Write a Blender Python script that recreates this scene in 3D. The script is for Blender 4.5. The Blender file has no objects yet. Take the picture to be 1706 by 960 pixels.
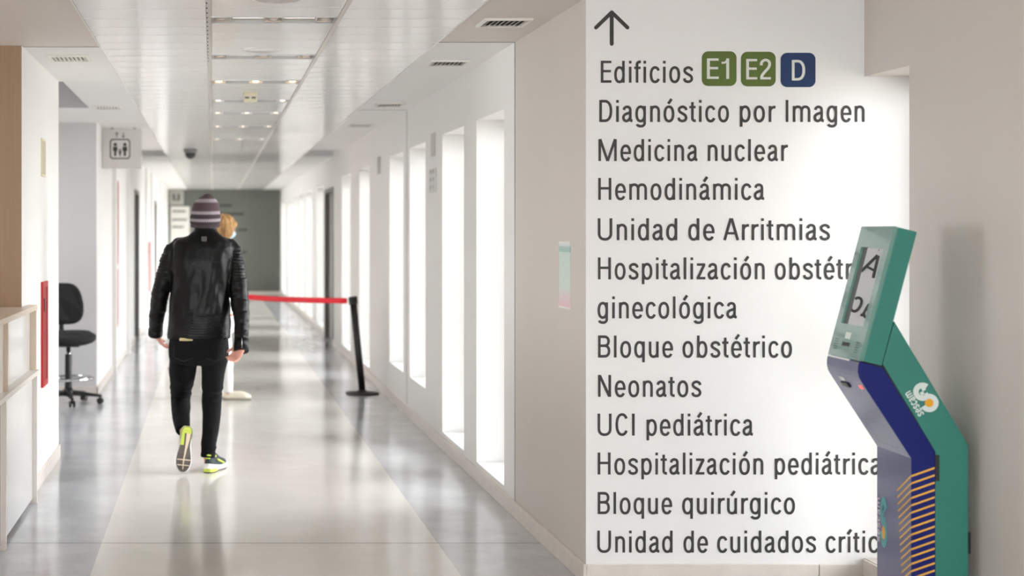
import bpy, bmesh, math, random
from mathutils import Vector, Matrix, noise
PI = math.pi
S = bpy.context.scene
COL = S.collection

# ------------------------------------------------------------------ camera
VX, VY, F, EYE = 355.0, 386.0, 2500.0, 1.52      # corridor vanishing point, focal length in pixels, eye height
cam_d = bpy.data.cameras.new('camera'); cam = bpy.data.objects.new('camera', cam_d); COL.objects.link(cam)
cam.location = (0, 0, EYE); cam.rotation_euler = (PI/2, 0, 0)
cam_d.sensor_width = 36.0; cam_d.lens = F/1706*36.0
cam_d.shift_x = (853-VX)/1706; cam_d.shift_y = -(480-VY)/1706
cam_d.clip_start = 0.05; cam_d.clip_end = 300
cam_d.dof.use_dof = True; cam_d.dof.focus_distance = 7.15; cam_d.dof.aperture_fstop = 2.2
S.camera = cam

# ------------------------------------------------------------------ view, world, lights
S.view_settings.view_transform = 'Standard'; S.view_settings.look = 'None'
S.view_settings.gamma = 1.0; S.view_settings.use_curve_mapping = False
S.view_settings.exposure = 0.08
W = bpy.data.worlds.new('overcast_sky'); S.world = W; W.use_nodes = True
bg = W.node_tree.nodes['Background']; bg.inputs[0].default_value = (0.96, 0.985, 1.0, 1); bg.inputs[1].default_value = 17.0
S.cycles.max_bounces = 14; S.cycles.diffuse_bounces = 8; S.cycles.glossy_bounces = 6; S.cycles.transparent_max_bounces = 16
S.cycles.use_denoising = True; S.cycles.sample_clamp_indirect = 8.0
S.cycles.caustics_reflective = False

def area(name, loc, rot, sx, sy, energy=0, color=(1, 1, 1), portal=False):
    l = bpy.data.lights.new(name, 'AREA'); l.shape = 'RECTANGLE'; l.size = sx; l.size_y = sy
    l.energy = energy; l.color = color
    if portal: l.cycles.is_portal = True
    o = bpy.data.objects.new(name, l); COL.objects.link(o); o.location = loc; o.rotation_euler = rot
    return o
# unseen lamps added as fill light for the lobby behind the camera
for i, (lx, ly) in enumerate([(-2.6, 3.0), (0.9, 1.0), (-2.6, -2.0), (0.9, -3.0)]):
    area('lobby_fill', (lx, ly, 2.50), (0, 0, 0), 1.2, 1.2, 65.0, (1.0, 0.97, 0.93))
area('recess_fill', (-3.0, 13.1, 2.5), (0, 0, 0), 1.0, 0.6, 40.0, (1.0, 0.98, 0.95))  # lamp out of view, added to brighten the recess

# ------------------------------------------------------------------ helpers
def lin(c):
    return tuple((v/255/12.92) if v/255 <= 0.04045 else ((v/255+0.055)/1.055)**2.4 for v in c)
MATS = {}
def mat(name, rgb, rough=0.5, metal=0.0, spec=0.5, var=0.04, scale=6.0, bump=0.0, bscale=40.0, coat=0.0, coat_ior=1.5, coat_r=.02, emit=None, emit_s=0.0, ior=1.5):
    m = bpy.data.materials.new(name); m.use_nodes = True
    nt = m.node_tree; b = nt.nodes['Principled BSDF']
    c = lin(rgb)
    tc = nt.nodes.new('ShaderNodeTexCoord'); n = nt.nodes.new('ShaderNodeTexNoise')
    n.inputs['Scale'].default_value = scale; n.inputs['Detail'].default_value = 4
    nt.links.new(tc.outputs['Object'], n.inputs['Vector'])
    r = nt.nodes.new('ShaderNodeValToRGB')
    r.color_ramp.elements[0].position = 0.3; r.color_ramp.elements[1].position = 0.7
    r.color_ramp.elements[0].color = (*[v*(1-var) for v in c], 1); r.color_ramp.elements[1].color = (*[min(1, v*(1+var)) for v in c], 1)
    nt.links.new(n.outputs['Fac'], r.inputs['Fac']); nt.links.new(r.outputs['Color'], b.inputs['Base Color'])
    b.inputs['Roughness'].default_value = rough; b.inputs['Metallic'].default_value = metal
    b.inputs['Specular IOR Level'].default_value = spec; b.inputs['IOR'].default_value = ior
    b.inputs['Coat Weight'].default_value = coat; b.inputs['Coat IOR'].default_value = coat_ior; b.inputs['Coat Roughness'].default_value = coat_r
    if emit:
        b.inputs['Emission Color'].default_value = (*lin(emit), 1); b.inputs['Emission Strength'].default_value = emit_s
    if bump:
        n2 = nt.nodes.new('ShaderNodeTexNoise'); n2.inputs['Scale'].default_value = bscale; n2.inputs['Detail'].default_value = 3
        nt.links.new(tc.outputs['Object'], n2.inputs['Vector'])
        bu = nt.nodes.new('ShaderNodeBump'); bu.inputs['Strength'].default_value = bump; bu.inputs['Distance'].default_value = 0.01
        nt.links.new(n2.outputs['Fac'], bu.inputs['Height']); nt.links.new(bu.outputs['Normal'], b.inputs['Normal'])
    MATS[name] = m
    return m
def nodes_of(m): return m.node_tree, m.node_tree.nodes, m.node_tree.links, m.node_tree.nodes['Principled BSDF']

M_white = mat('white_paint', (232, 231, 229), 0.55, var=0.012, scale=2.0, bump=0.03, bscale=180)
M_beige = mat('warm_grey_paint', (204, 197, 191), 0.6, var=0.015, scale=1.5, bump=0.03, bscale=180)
M_sign = mat('sign_wall_paint', (229, 229, 228), 0.5, var=0.008, scale=2.0, bump=0.02, bscale=180)
M_plaster = mat('ceiling_plaster', (231, 230, 228), 0.6, var=0.01, scale=2)
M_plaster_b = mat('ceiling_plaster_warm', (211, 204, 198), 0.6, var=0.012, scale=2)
M_tile = mat('ceiling_metal', (230, 229, 227), 0.16, var=0.012, scale=3, spec=0.6)
M_seam = mat('ceiling_rail', (205, 200, 194), 0.4)
M_dark = mat('dark_gap', (40, 38, 36), 0.8)
M_base = mat('skirting_stone', (214, 206, 198), 0.35, var=0.04, scale=12)
M_alu = mat('grey_metal', (150, 150, 150), 0.35, metal=0.6)
M_frame_dark = mat('dark_door_frame', (112, 110, 107), 0.45)
M_door = mat('door_leaf_grey', (150, 148, 144), 0.45)
M_far = mat('charcoal_wall', (102, 104, 97), 0.5, var=0.04, scale=1.2)
M_ink = mat('lettering_charcoal', (48, 47, 46), 0.5, var=0.05)
M_black = mat('black_plastic', (18, 18, 19), 0.45, var=0.15, scale=30, bump=0.05, bscale=300)
M_fabric = mat('black_fabric', (20, 20, 22), 0.85, var=0.15, scale=60, bump=0.15, bscale=500)
M_chrome = mat('chrome', (215, 215, 218), 0.12, metal=1.0)
M_red = mat('red_enamel', (178, 20, 28), 0.45)
M_belt = mat('red_webbing', (246, 28, 50), 0.6, var=0.06, scale=40)
M_off = mat('off_white_plastic', (226, 223, 216), 0.4)
M_cream = mat('cream_plastic', (222, 214, 186), 0.45)
M_lac = mat('white_lacquer', (222, 222, 222), 0.05, spec=0.7, var=0.01)
M_lac_m = mat('white_laminate', (216, 210, 203), 0.4, var=0.015)

def wood():
    m = mat('brown_wood_veneer', (166, 132, 100), 0.45)
    nt, N, L, b = nodes_of(m)
    tc = N.new('ShaderNodeTexCoord'); mp = N.new('ShaderNodeMapping'); mp.inputs['Scale'].default_value = (30, 30, 1.2)
    n = N.new('ShaderNodeTexNoise'); n.inputs['Scale'].default_value = 2.0; n.inputs['Detail'].default_value = 6
    r = N.new('ShaderNodeValToRGB'); r.color_ramp.elements[0].color = (*lin((132, 102, 72)), 1); r.color_ramp.elements[1].color = (*lin((158, 126, 92)), 1)
    L.new(tc.outputs['Object'], mp.inputs['Vector']); L.new(mp.outputs['Vector'], n.inputs['Vector']); L.new(n.outputs['Fac'], r.inputs['Fac']); L.new(r.outputs['Color'], b.inputs['Base Color'])
    return m
M_wood = wood()

def floor_mat(name, a, c, rough):
    m = mat(name, a, rough)
    nt, N, L, b = nodes_of(m)
    tc = N.new('ShaderNodeTexCoord')
    n = N.new('ShaderNodeTexNoise'); n.inputs['Scale'].default_value = 2.2; n.inputs['Detail'].default_value = 7; n.inputs['Roughness'].default_value = 0.65
    r = N.new('ShaderNodeValToRGB'); r.color_ramp.elements[0].position = 0.35; r.color_ramp.elements[1].position = 0.68
    r.color_ramp.elements[0].color = (*lin(a), 1); r.color_ramp.elements[1].color = (*lin(c), 1)
    L.new(tc.outputs['Object'], n.inputs['Vector']); L.new(n.outputs['Fac'], r.inputs['Fac']); L.new(r.outputs['Color'], b.inputs['Base Color'])
    n2 = N.new('ShaderNodeTexNoise'); n2.inputs['Scale'].default_value = 5; n2.inputs['Detail'].default_value = 5
    mr = N.new('ShaderNodeMapRange'); mr.inputs['To Min'].default_value = rough*0.75; mr.inputs['To Max'].default_value = rough*1.4
    L.new(tc.outputs['Object'], n2.inputs['Vector']); L.new(n2.outputs['Fac'], mr.inputs['Value']); L.new(mr.outputs['Result'], b.inputs['Roughness'])
    return m
M_floor_l = floor_mat('pale_terrazzo', (211, 208, 202), (219, 216, 211), 0.13)
M_floor_d = floor_mat('grey_terrazzo', (174, 175, 179), (194, 195, 199), 0.13)

def glass_mat():
    m = bpy.data.materials.new('clear_glass'); m.use_nodes = True
    nt = m.node_tree; nt.nodes.clear()
    o = nt.nodes.new('ShaderNodeOutputMaterial'); mx = nt.nodes.new('ShaderNodeMixShader')
    t = nt.nodes.new('ShaderNodeBsdfTransparent'); g = nt.nodes.new('ShaderNodeBsdfGlossy'); g.inputs['Roughness'].default_value = 0.01
    f = nt.nodes.new('ShaderNodeFresnel'); f.inputs['IOR'].default_value = 1.45
    nt.links.new(f.outputs[0], mx.inputs[0]); nt.links.new(t.outputs[0], mx.inputs[1]); nt.links.new(g.outputs[0], mx.inputs[2]); nt.links.new(mx.outputs[0], o.inputs[0])
    return m
M_glass = glass_mat()

ORIG = {}          # object name -> world position of its root
class MB:
    def __init__(s): s.bm = bmesh.new()
    def face(s, pts, mi=0):
        f = s.bm.faces.new([s.bm.verts.new(p) for p in pts]); f.material_index = mi; return f
    def box(s, x0, x1, y0, y1, z0, z1, mi=0):
        v = [s.bm.verts.new(p) for p in [(x0,y0,z0),(x1,y0,z0),(x1,y1,z0),(x0,y1,z0),(x0,y0,z1),(x1,y0,z1),(x1,y1,z1),(x0,y1,z1)]]
        fs = []
        for q in [(3,2,1,0),(4,5,6,7),(0,1,5,4),(1,2,6,5),(2,3,7,6),(3,0,4,7)]:
            f = s.bm.faces.new([v[i] for i in q]); f.material_index = mi; fs.append(f)
        return fs                                        # bottom, top, -Y, +X, +Y, -X
    def prism(s, pts, off, mi=0):
        """closed polygon pts (3-D) extruded by vector off"""
        off = Vector(off); a = [s.bm.verts.new(p) for p in pts]; b = [s.bm.verts.new(Vector(p)+off) for p in pts]
        n = len(a); f = s.bm.faces.new(a); f.material_index = mi; f = s.bm.faces.new(b[::-1]); f.material_index = mi
        for i in range(n):
            f = s.bm.faces.new([a[(i+1) % n], a[i], b[i], b[(i+1) % n]]); f.material_index = mi
    def rings(s, rs, mi=0, caps=True, smooth=True):
        vs = [[s.bm.verts.new(p) for p in r] for r in rs]; n = len(vs[0])
        for i in range(len(vs)-1):
            for j in range(n):
                f = s.bm.faces.new([vs[i][j], vs[i][(j+1) % n], vs[i+1][(j+1) % n], vs[i+1][j]]); f.material_index = mi; f.smooth = smooth
        if caps:
            f = s.bm.faces.new(vs[0][::-1]); f.material_index = mi; f = s.bm.faces.new(vs[-1]); f.material_index = mi
    def tube(s, pts, rad, seg=16, mi=0, flat=1.0, closed=False):
        pts = [Vector(p) for p in pts]; n = len(pts)
        if not hasattr(rad, '__len__'): rad = [rad]*n
        ref = Vector((0, 1, 0.001)); rs = []
        for i, p in enumerate(pts):
            if closed: t = pts[(i+1) % n]-pts[i-1]
            else: t = pts[min(i+1, n-1)]-pts[max(i-1, 0)]
            t.normalize()
            u = t.cross(ref)
            if u.length < 0.1: u = t.cross(Vector((1, 0, 0)))
            u.normalize(); w = t.cross(u)
            rs.append([p+u*(math.cos(2*PI*k/seg)*rad[i])+w*(math.sin(2*PI*k/seg)*rad[i]*flat) for k in range(seg)])
        if closed: rs.append(rs[0]); s.rings(rs, mi, caps=False)
        else: s.rings(rs, mi)
    def ell(s, pts, seg=32, mi=0):
        """pts: (cx, cy, cz, rx, ry) horizontal ellipse rings"""
        s.rings([[(cx+rx*math.cos(2*PI*k/seg), cy+ry*math.sin(2*PI*k/seg), cz) for k in range(seg)] for cx, cy, cz, rx, ry in pts], mi)
    def ball(s, c, r, seg=20, mi=0, rot=None):
        c = Vector(c); r = r if hasattr(r, '__len__') else (r, r, r); rs = []
        for i in range(1, seg//2):
            a = PI*i/(seg//2)
            ring = []
            for k in range(seg):
                b = 2*PI*k/seg
                p = Vector((r[0]*math.sin(a)*math.cos(b), r[1]*math.sin(a)*math.sin(b), -r[2]*math.cos(a)))
                ring.append(c+(rot @ p if rot else p))
            rs.append(ring)
        s.rings(rs, mi)
    def lathe(s, prof, c=(0, 0, 0), seg=32, mi=0, caps=True):
        s.rings([[(c[0]+r*math.cos(2*PI*k/seg), c[1]+r*math.sin(2*PI*k/seg), c[2]+z) for k in range(seg)] for r, z in prof], mi, caps)
    def disc(s, c, r, n, seg=24, mi=0):
        n = Vector(n).normalized(); u = n.orthogonal().normalized(); w = n.cross(u); c = Vector(c)
        s.face([c+u*(r*math.cos(2*PI*k/seg))+w*(r*math.sin(2*PI*k/seg)) for k in range(seg)], mi)
    def add_mesh(s, me, mx, mi=0):
        t = bmesh.new(); t.from_mesh(me); t.transform(mx)
        vm = {v: s.bm.verts.new(v.co) for v in t.verts}
        for f in t.faces:
            try: g = s.bm.faces.new([vm[v] for v in f.verts]); g.material_index = mi; g.smooth = f.smooth
            except ValueError: pass
        t.free()
    def build(s, name, mats, parent=None, bevel=0.0, fix=True, smooth=False, bseg=2, xform=None, keep=False):
        if fix: bmesh.ops.recalc_face_normals(s.bm, faces=s.bm.faces[:])
        if xform is not None: s.bm.transform(xform)
        off = ORIG.get(parent.name) if parent is not None else None
        if off is not None and not keep: s.bm.transform(Matrix.Translation(-off))
        me = bpy.data.meshes.new(name); s.bm.to_mesh(me); s.bm.free()
        for m in (mats if isinstance(mats, (list, tuple)) else [mats]): me.materials.append(m)
        if smooth:
            for p in me.polygons: p.use_smooth = True
        o = bpy.data.objects.new(name, me); COL.objects.link(o)
        if parent is not None:
            o.parent = parent; ORIG[o.name] = ORIG.get(parent.name, Vector())
        if bevel:
            md = o.modifiers.new('edge', 'BEVEL'); md.width = bevel; md.segments = bseg; md.limit_method = 'ANGLE'; md.angle_limit = math.radians(35)
        return o
def thing(name, label, cat, loc=(0, 0, 0), group=None, rotz=0):
    o = bpy.data.objects.new(name, None); COL.objects.link(o); o.location = loc; o.rotation_euler = (0, 0, rotz)
    o.empty_display_size = 0.1
    o['label'] = label; o['category'] = cat
    if group: o['group'] = group
    ORIG[o.name] = Vector(loc)
    return o
def tag(o, label, cat, group=None):
    o['label'] = label; o['category'] = cat
    if group: o['group'] = group
    return o
def struct(o): o['kind'] = 'structure'; return o
def copy_tree(o, parent=None):
    c = o.copy(); COL.objects.link(c)
    if parent is not None: c.parent = parent
    ORIG[c.name] = ORIG.get(o.name, Vector())
    for ch in [k for k in bpy.data.objects if k.parent == o]: copy_tree(ch, c)
    return c
def remesh(mb, name, mats, parent, voxel, smooth=6, fn=None, factor=0.5, post=None):
    """fuse overlapping closed shapes into one continuous skin"""
    bmesh.ops.recalc_face_normals(mb.bm, faces=mb.bm.faces[:])
    me = bpy.data.meshes.new('tmp'); mb.bm.to_mesh(me); mb.bm.free()
    t = bpy.data.objects.new('tmp', me); COL.objects.link(t)
    r = t.modifiers.new('r', 'REMESH'); r.mode = 'VOXEL'; r.voxel_size = voxel
    if smooth:
        q = t.modifiers.new('s', 'SMOOTH'); q.factor = factor; q.iterations = smooth
    dg = bpy.context.evaluated_depsgraph_get()
    me2 = bpy.data.meshes.new_from_object(t.evaluated_get(dg))
    bpy.data.objects.remove(t); bpy.data.meshes.remove(me)
    out = MB(); out.bm.from_mesh(me2); bpy.data.meshes.remove(me2)
    if fn:
        out.bm.normal_update()
        mv = [(v, fn(v.co.copy(), v.normal.copy())) for v in out.bm.verts]
        for v, p in mv: v.co = p
    if post: post(out.bm)
    return out.build(name, mats, parent, fix=False, smooth=True)

# condensed grotesque letters drawn as strokes: cap height 36.5, x-height 26.6 units
def arc(cx, cy, rx, ry, a0, a1, n=24, e=2.25):
    o = []
    for i in range(n+1):
        a = math.radians(a0+(a1-a0)*i/n); c, t = math.cos(a), math.sin(a)
        o.append((cx+rx*math.copysign(abs(c)**(2/e), c), cy+ry*math.copysign(abs(t)**(2/e), t)))
    return o
def spl(pts, n=6):
    o = []; q = [pts[0]]+list(pts)+[pts[-1]]
    for i in range(1, len(q)-2):
        for k in range(n):
            t = k/n; p0, p1, p2, p3 = q[i-1:i+3]
            o.append(tuple(.5*(2*p1[d]+(p2[d]-p0[d])*t+(2*p0[d]-5*p1[d]+4*p2[d]-p3[d])*t*t+(3*p1[d]-p0[d]-3*p2[d]+p3[d])*t**3) for d in (0, 1)))
    return o+[pts[-1]]
CAPH, XH, V, Hb = 36.5, 26.6, 4.3, 3.9
def glyph(ch):
    """strokes [(points, width)], left bearing, ink width, right bearing"""
    acc = {'á': 'a', 'é': 'e', 'í': 'i', 'ó': 'o', 'ú': 'u'}
    S_ = []; st = 3.6; ro = 2.7
    def A_(*p, w=V): S_.append((list(p), w))
    def C_(p, w=V): S_.append((p, w))
    def bowl(cx): C_(arc(cx, 13.3, 6.75, 11.95, 0, 360, 48), -V)
    b = acc.get(ch, ch)
    if b == 'o': C_(arc(9.1, 13.3, 7.0, 11.95, 0, 360, 48), -V); r = (ro, 18.2, ro)
    elif b == 'c': C_(arc(9.0, 13.3, 6.9, 11.95, 32, 328, 40)); r = (ro, 16.6, 2.2)
    elif b == 'e': C_(arc(9.0, 13.3, 6.9, 11.95, -3, 326, 44)); A_((3, 13.4), (17.7, 13.4), w=3.6); r = (ro, 17.6, 2.4)
    elif b == 'd': bowl(8.85); A_((15.5, 0), (15.5, CAPH)); r = (ro, 17.6, st)
    elif b == 'q': bowl(8.85); A_((15.5, -8), (15.5, XH)); r = (ro, 17.6, st)
    elif b == 'b': bowl(8.8); A_((2.15, 0), (2.15, CAPH)); r = (st, 17.6, ro)
    elif b == 'p': bowl(8.8); A_((2.15, -8), (2.15, XH)); r = (st, 17.6, ro)
    elif b == 'g': bowl(8.85); A_((15.5, XH), (15.5, -1.6)); C_(arc(8.9, -1.5, 6.6, 5.6, 0, -160, 20)); r = (ro, 17.6, st)
    elif b in 'nh': A_((2.15, 0), (2.15, XH if b == 'n' else CAPH)); C_(arc(8.3, 17.2, 6.15, 8.0, 180, 0, 24, 2.3)+[(14.45, 0)]); r = (st, 16.6, st-.3)
    elif b == 'u': A_((14.45, 0), (14.45, XH)); C_([(2.15, XH)]+arc(8.3, 9.4, 6.15, 8.0, 180, 360, 24, 2.3)); r = (st-.3, 16.6, st)
    elif b == 'm': A_((2.15, 0), (2.15, XH)); C_(arc(8.5, 17.4, 6.35, 7.8, 180, 0, 24, 2.3)+[(14.85, 0)]); C_(arc(21.2, 17.4, 6.35, 7.8, 180, 0, 24, 2.3)+[(27.55, 0)]); r = (st, 29.7, st-.3)
    elif b == 'r': A_((2.15, 0), (2.15, XH)); C_(arc(10.2, 15.8, 8.05, 8.9, 180, 84, 16)); r = (st, 11.2, .6)
    elif b == 'i':
        A_((2.15, 0), (2.15, XH)); r = (st, 4.3, st)
        if ch == 'i': A_((2.15, CAPH-4.6), (2.15, CAPH))
    elif b == 'l': A_((2.15, 0), (2.15, CAPH)); r = (st, 4.3, st)
    elif b == 't': C_([(5.3, 33)]+arc(9.7, 6.2, 4.4, 4.2, 180, 270, 10)+[(11, 2.0)]); A_((0, 24.7), (10.8, 24.7), w=3.7); r = (.9, 11, 1.8)
    elif b == 'f': C_([(4.9, 0)]+arc(9.7, 30.0, 4.8, 4.6, 180, 90, 12)+[(11.4, 34.6)]); A_((0, 24.7), (11, 24.7), w=3.7); r = (.9, 11.4, .8)
    elif b == 's': C_(spl([(14.8, 19.6), (13.6, 23.2), (8.7, 25.1), (3.9, 23.2), (2.7, 19.8), (4.4, 16.6), (8.6, 14.0), (12.9, 11.2), (14.7, 7.0), (13.1, 3.2), (8.5, 1.6), (3.5, 3.2), (2.1, 7.2)])); r = (2.4, 16.8, 2.2)
    elif b == 'a': C_(spl([(2.9, 19.9), (4.2, 23.4), (8.2, 25.1), (12.3, 23.6), (13.6, 19.8), (13.6, 12.5), (13.6, 5.2), (14.3, 2.6), (17.4, 1.9)])); C_(spl([(13.6, 16.2), (10.6, 14.7), (5.6, 12.8), (2.6, 9.8), (2.15, 6.4), (3.7, 2.9), (7.1, 1.6), (11.0, 3.4), (13.4, 7.2)])); r = (2.2, 17.6, 1.9)
    elif b == 'z': A_((1.2, 24.6), (15.2, 24.6), w=Hb); A_((14.0, 25.2), (2.6, 1.4), w=4.5); A_((.6, 2), (15.6, 2), w=Hb); r = (1.6, 15.8, 1.6)
    elif b == '-': A_((.5, 12.6), (9.5, 12.6), w=3.8); r = (2, 10, 2)
    elif b == 'E': A_((2.2, 0), (2.2, CAPH)); [A_((2, y), (x, y), w=Hb) for y, x in ((CAPH-2, 17.9), (19.2, 17.2), (2, 18.1))]; r = (3.8, 18, 2)
    elif b == 'D': A_((2.2, 0), (2.2, CAPH)); C_([(2.2, 34.5)]+arc(9.0, 18.25, 10.6, 16.25, 90, -90, 30, 2.3)+[(2.2, 2)]); r = (3.8, 21.8, 3)
    elif b == 'B': A_((2.2, 0), (2.2, CAPH)); C_([(2.2, 34.5)]+arc(10.6, 27.0, 7.1, 7.5, 90, -90, 20)+[(2.2, 19.5)]); C_([(2.2, 19.5)]+arc(10.9, 10.75, 7.6, 8.75, 90, -90, 20)+[(2.2, 2)]); r = (3.8, 20.7, 2.6)
    elif b == 'H': A_((2.2, 0), (2.2, CAPH)); A_((19.8, 0), (19.8, CAPH)); A_((2, 19.2), (20, 19.2), w=Hb); r = (3.8, 22, 3.8)
    elif b == 'U': C_([(2.2, CAPH)]+arc(11.7, 11.6, 9.5, 10.1, 180, 360, 30)+[(21.2, CAPH)]); r = (3.6, 23.4, 3.6)
    elif b == 'I': A_((2.2, 0), (2.2, CAPH)); r = (4, 4.4, 4)
    elif b == 'M': A_((2.1, 0), (2.1, CAPH)); A_((28.9, 0), (28.9, CAPH)); A_((2.6, CAPH), (15.5, 0), w=4.4); A_((28.4, CAPH), (15.5, 0), w=4.4); r = (3.8, 31, 3.8)
    elif b == 'N': A_((2.1, 0), (2.1, CAPH)); A_((19.7, 0), (19.7, CAPH)); A_((2.6, CAPH-.6), (19.2, .6), w=4.5); r = (3.8, 21.8, 3.8)
    elif b == 'A': A_((2.1, 0), (12.2, CAPH), w=4.4); A_((23.5, 0), (13.4, CAPH), w=4.4); A_((5.5, 11.6), (20, 11.6), w=3.8); r = (1, 25.6, 1)
    elif b == 'C': C_(arc(10.9, 18.25, 8.7, 16.7, 34, 326, 44)); r = (3, 21.2, 2.4)
    elif b == '1': A_((10, 0), (10, CAPH)); C_(spl([(0.5, 28.6), (5.4, 29.2), (8.3, 31.6), (9.6, 36)]), w=3.2); r = (2, 12.2, 4)
    elif b == '2': C_(spl([(2.1, 25.2), (3.3, 31.2), (9, 34.8), (14.6, 32.2), (15.9, 26.8), (13.8, 20.6), (8.2, 13.6), (3.8, 7.4), (2.4, 2.2)])); A_((.6, 2), (18, 2), w=Hb); r = (2.4, 18, 2)
    else: r = (0, 7, 0)
    if ch in acc: cx = r[1]/2-(.8 if ch == 'í' else 0); A_((cx-1.4, 30.2), (cx+4.3, 38.2), w=4.4)
    return S_, r
def text_ribbon(txt, weight=0.25):
    """list of quads in letter units, total ink width"""
    q = []; x = None
    for ch in txt:
        st, (lb, wd, rb) = glyph(ch)
        x = 0.0 if x is None else x+lb
        for k_, (pts, w) in enumerate(st):
            closed = w < 0; w = abs(w)+weight; n = len(pts)
            if closed: pts = pts[:-1]; n -= 1
            L_, R_ = [], []
            for i in range(n):
                a = pts[(i-1) % n] if closed or i > 0 else pts[0]; b = pts[(i+1) % n] if closed or i < n-1 else pts[-1]
                dx, dy = b[0]-a[0], b[1]-a[1]; l = math.hypot(dx, dy) or 1; nx, ny = -dy/l*w/2, dx/l*w/2
                L_.append((x+pts[i][0]+nx, pts[i][1]+ny)); R_.append((x+pts[i][0]-nx, pts[i][1]-ny))
            for i in range(n if closed else n-1):
                j = (i+1) % n; q.append((k_, (L_[i], L_[j], R_[j], R_[i])))
        x += wd; last = rb; x += rb
    return q, x-last
def P(x, y, Y): return Vector(((x-VX)*Y/F, Y, EYE-(y-VY)*Y/F))
def PX(x, X): return X*F/(x-VX)          # depth of a wall plane X seen at picture column x
def PZ(y, Y): return EYE-(y-VY)*Y/F

# ================================================================== THE SETTING
XR, XL, XS, ZC, YE = 1.61, -1.04, 2.812, 2.53, 36.0
YS = 6.48                                   # face of the wall with the directory
XLF = -1.08                                 # left wall beyond the recess

# floor: pale middle lane between two grey lanes
mb = MB()
def floor_lane(x0, x1, y0, y1, mi): mb.face([(x0, y0, 0), (x1, y0, 0), (x1, y1, 0), (x0, y1, 0)], mi)
joints = [-8.0, 1.0, 7.32, 13.62, 19.9, 26.2, YE]
for a, b in zip(joints[:-1], joints[1:]):
    a2, b2 = a+0.004, b-0.004
    floor_lane(-6, -0.543, a2, b2, 1); floor_lane(-0.543, 1.095, a2, b2, 0); floor_lane(1.095, 3.3, a2, b2, 1)
mb.face([(-6, -8, -0.006), (3.3, -8, -0.006), (3.3, YE, -0.006), (-6, YE, -0.006)], 2)
mb.box(-6, 3.3, -8, YE, -0.3, -0.01, 1)
struct(mb.build('floor', [M_floor_l, M_floor_d, M_dark], fix=False))

# ground outside the windows
mb = MB(); mb.box(3.4, 40, -12, 60, -0.45, -0.15)
struct(mb.build('ground_outside', mat('pale_paving', (176, 172, 164), 0.8, var=0.1, scale=2)))

# right wall with tall slit windows: (near jamb, far jamb, sill height)
WINS = [(8.30, 9.17, .113), (9.63, 10.54, .113), (11.37, 12.29, .33), (12.68, 13.69, .33), (15.43, 16.5, .113), (17.6, 18.75, .113),
        (21.9, 23.3, .113), (24.4, 26.0, .113), (26.6, 27.9, .113), (28.5, 30.0, .113), (30.5, 32.3, .113), (33.2, 35.4, .113)]
ZT, TH = 2.2, 0.36
mb = MB(); y = 8.004
DOOR_R = (20.05, 21.55)
spans = [(a, b, s, ZT) for a, b, s in WINS]+[(DOOR_R[0], DOOR_R[1], 0, 2.12)]
for a, b, s, zt in sorted(spans):
    if abs(s-.33) < .01 or True:
        mb.box(XR, XR+TH, y, a, 0, ZC+0.3)
    if s > 0: mb.box(XR, XR+TH, a, b, 0, s)
    mb.box(XR, XR+TH, a, b, zt, ZC+0.3)
    y = b
mb.box(XR, XR+TH, y, YE+0.3, 0, ZC+0.3)
struct(mb.build('wall_right', M_white))
# expansion joints of the right wall
mb = MB()
for yj in (8.0, 12.46): mb.box(XR-0.003, XR+0.02, yj-0.005, yj+0.005, 0.0, ZC-0.001)
struct(mb.build('trim_1', M_alu))
# lobby corner: warm grey flank, white directory face
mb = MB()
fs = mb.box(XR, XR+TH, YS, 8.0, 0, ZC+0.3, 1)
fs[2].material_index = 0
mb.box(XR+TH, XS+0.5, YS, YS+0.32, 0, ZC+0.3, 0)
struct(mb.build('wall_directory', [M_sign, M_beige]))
# right wall of the lobby with the first tall window beside the directory
mb = MB()
NJ = 6.06
mb.box(XS, XS+TH, NJ, YS, 0, .11); mb.box(XS, XS+TH, NJ, YS, 2.19, ZC+0.3)
LW = [(2.9, 3.5), (0.8, 1.4), (-1.3, -0.7)]
y = NJ
for a, b in LW:
    mb.box(XS, XS+TH, b, y, 0, ZC+0.3); mb.box(XS, XS+TH, a, b, 0, .11); mb.box(XS, XS+TH, a, b, 2.19, ZC+0.3); y = a
mb.box(XS, XS+TH, -8, y, 0, ZC+0.3)
struct(mb.build('wall_lobby_right', M_beige))
# windows: slim metal frame and pane near the outer face of each opening
allw = [(XR, a, b, s, ZT) for a, b, s in WINS]+[(XS, NJ, YS, .11, 2.19)]+[(XS, a, b, .11, 2.19) for a, b in LW]
for i, (x, a, b, s, zt) in enumerate(allw):
    xo = x+TH-0.07; mb = MB(); w = 0.035
    mb.box(xo, xo+.05, a, a+w, s, zt); mb.box(xo, xo+.05, b-w, b, s, zt); mb.box(xo, xo+.05, a+w, b-w, s, s+w); mb.box(xo, xo+.05, a+w, b-w, zt-w, zt)
    o = struct(mb.build('window_%d' % (i+1), M_alu))
    mb = MB(); mb.box(xo+.02, xo+.028, a+w, b-w, s+w, zt-w); mb.build('pane', M_glass, o)
    area('window_portal', (x+TH+0.02, (a+b)/2, (s+zt)/2), (0, PI/2, 0), zt-s, b-a, 0, portal=True)

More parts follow.
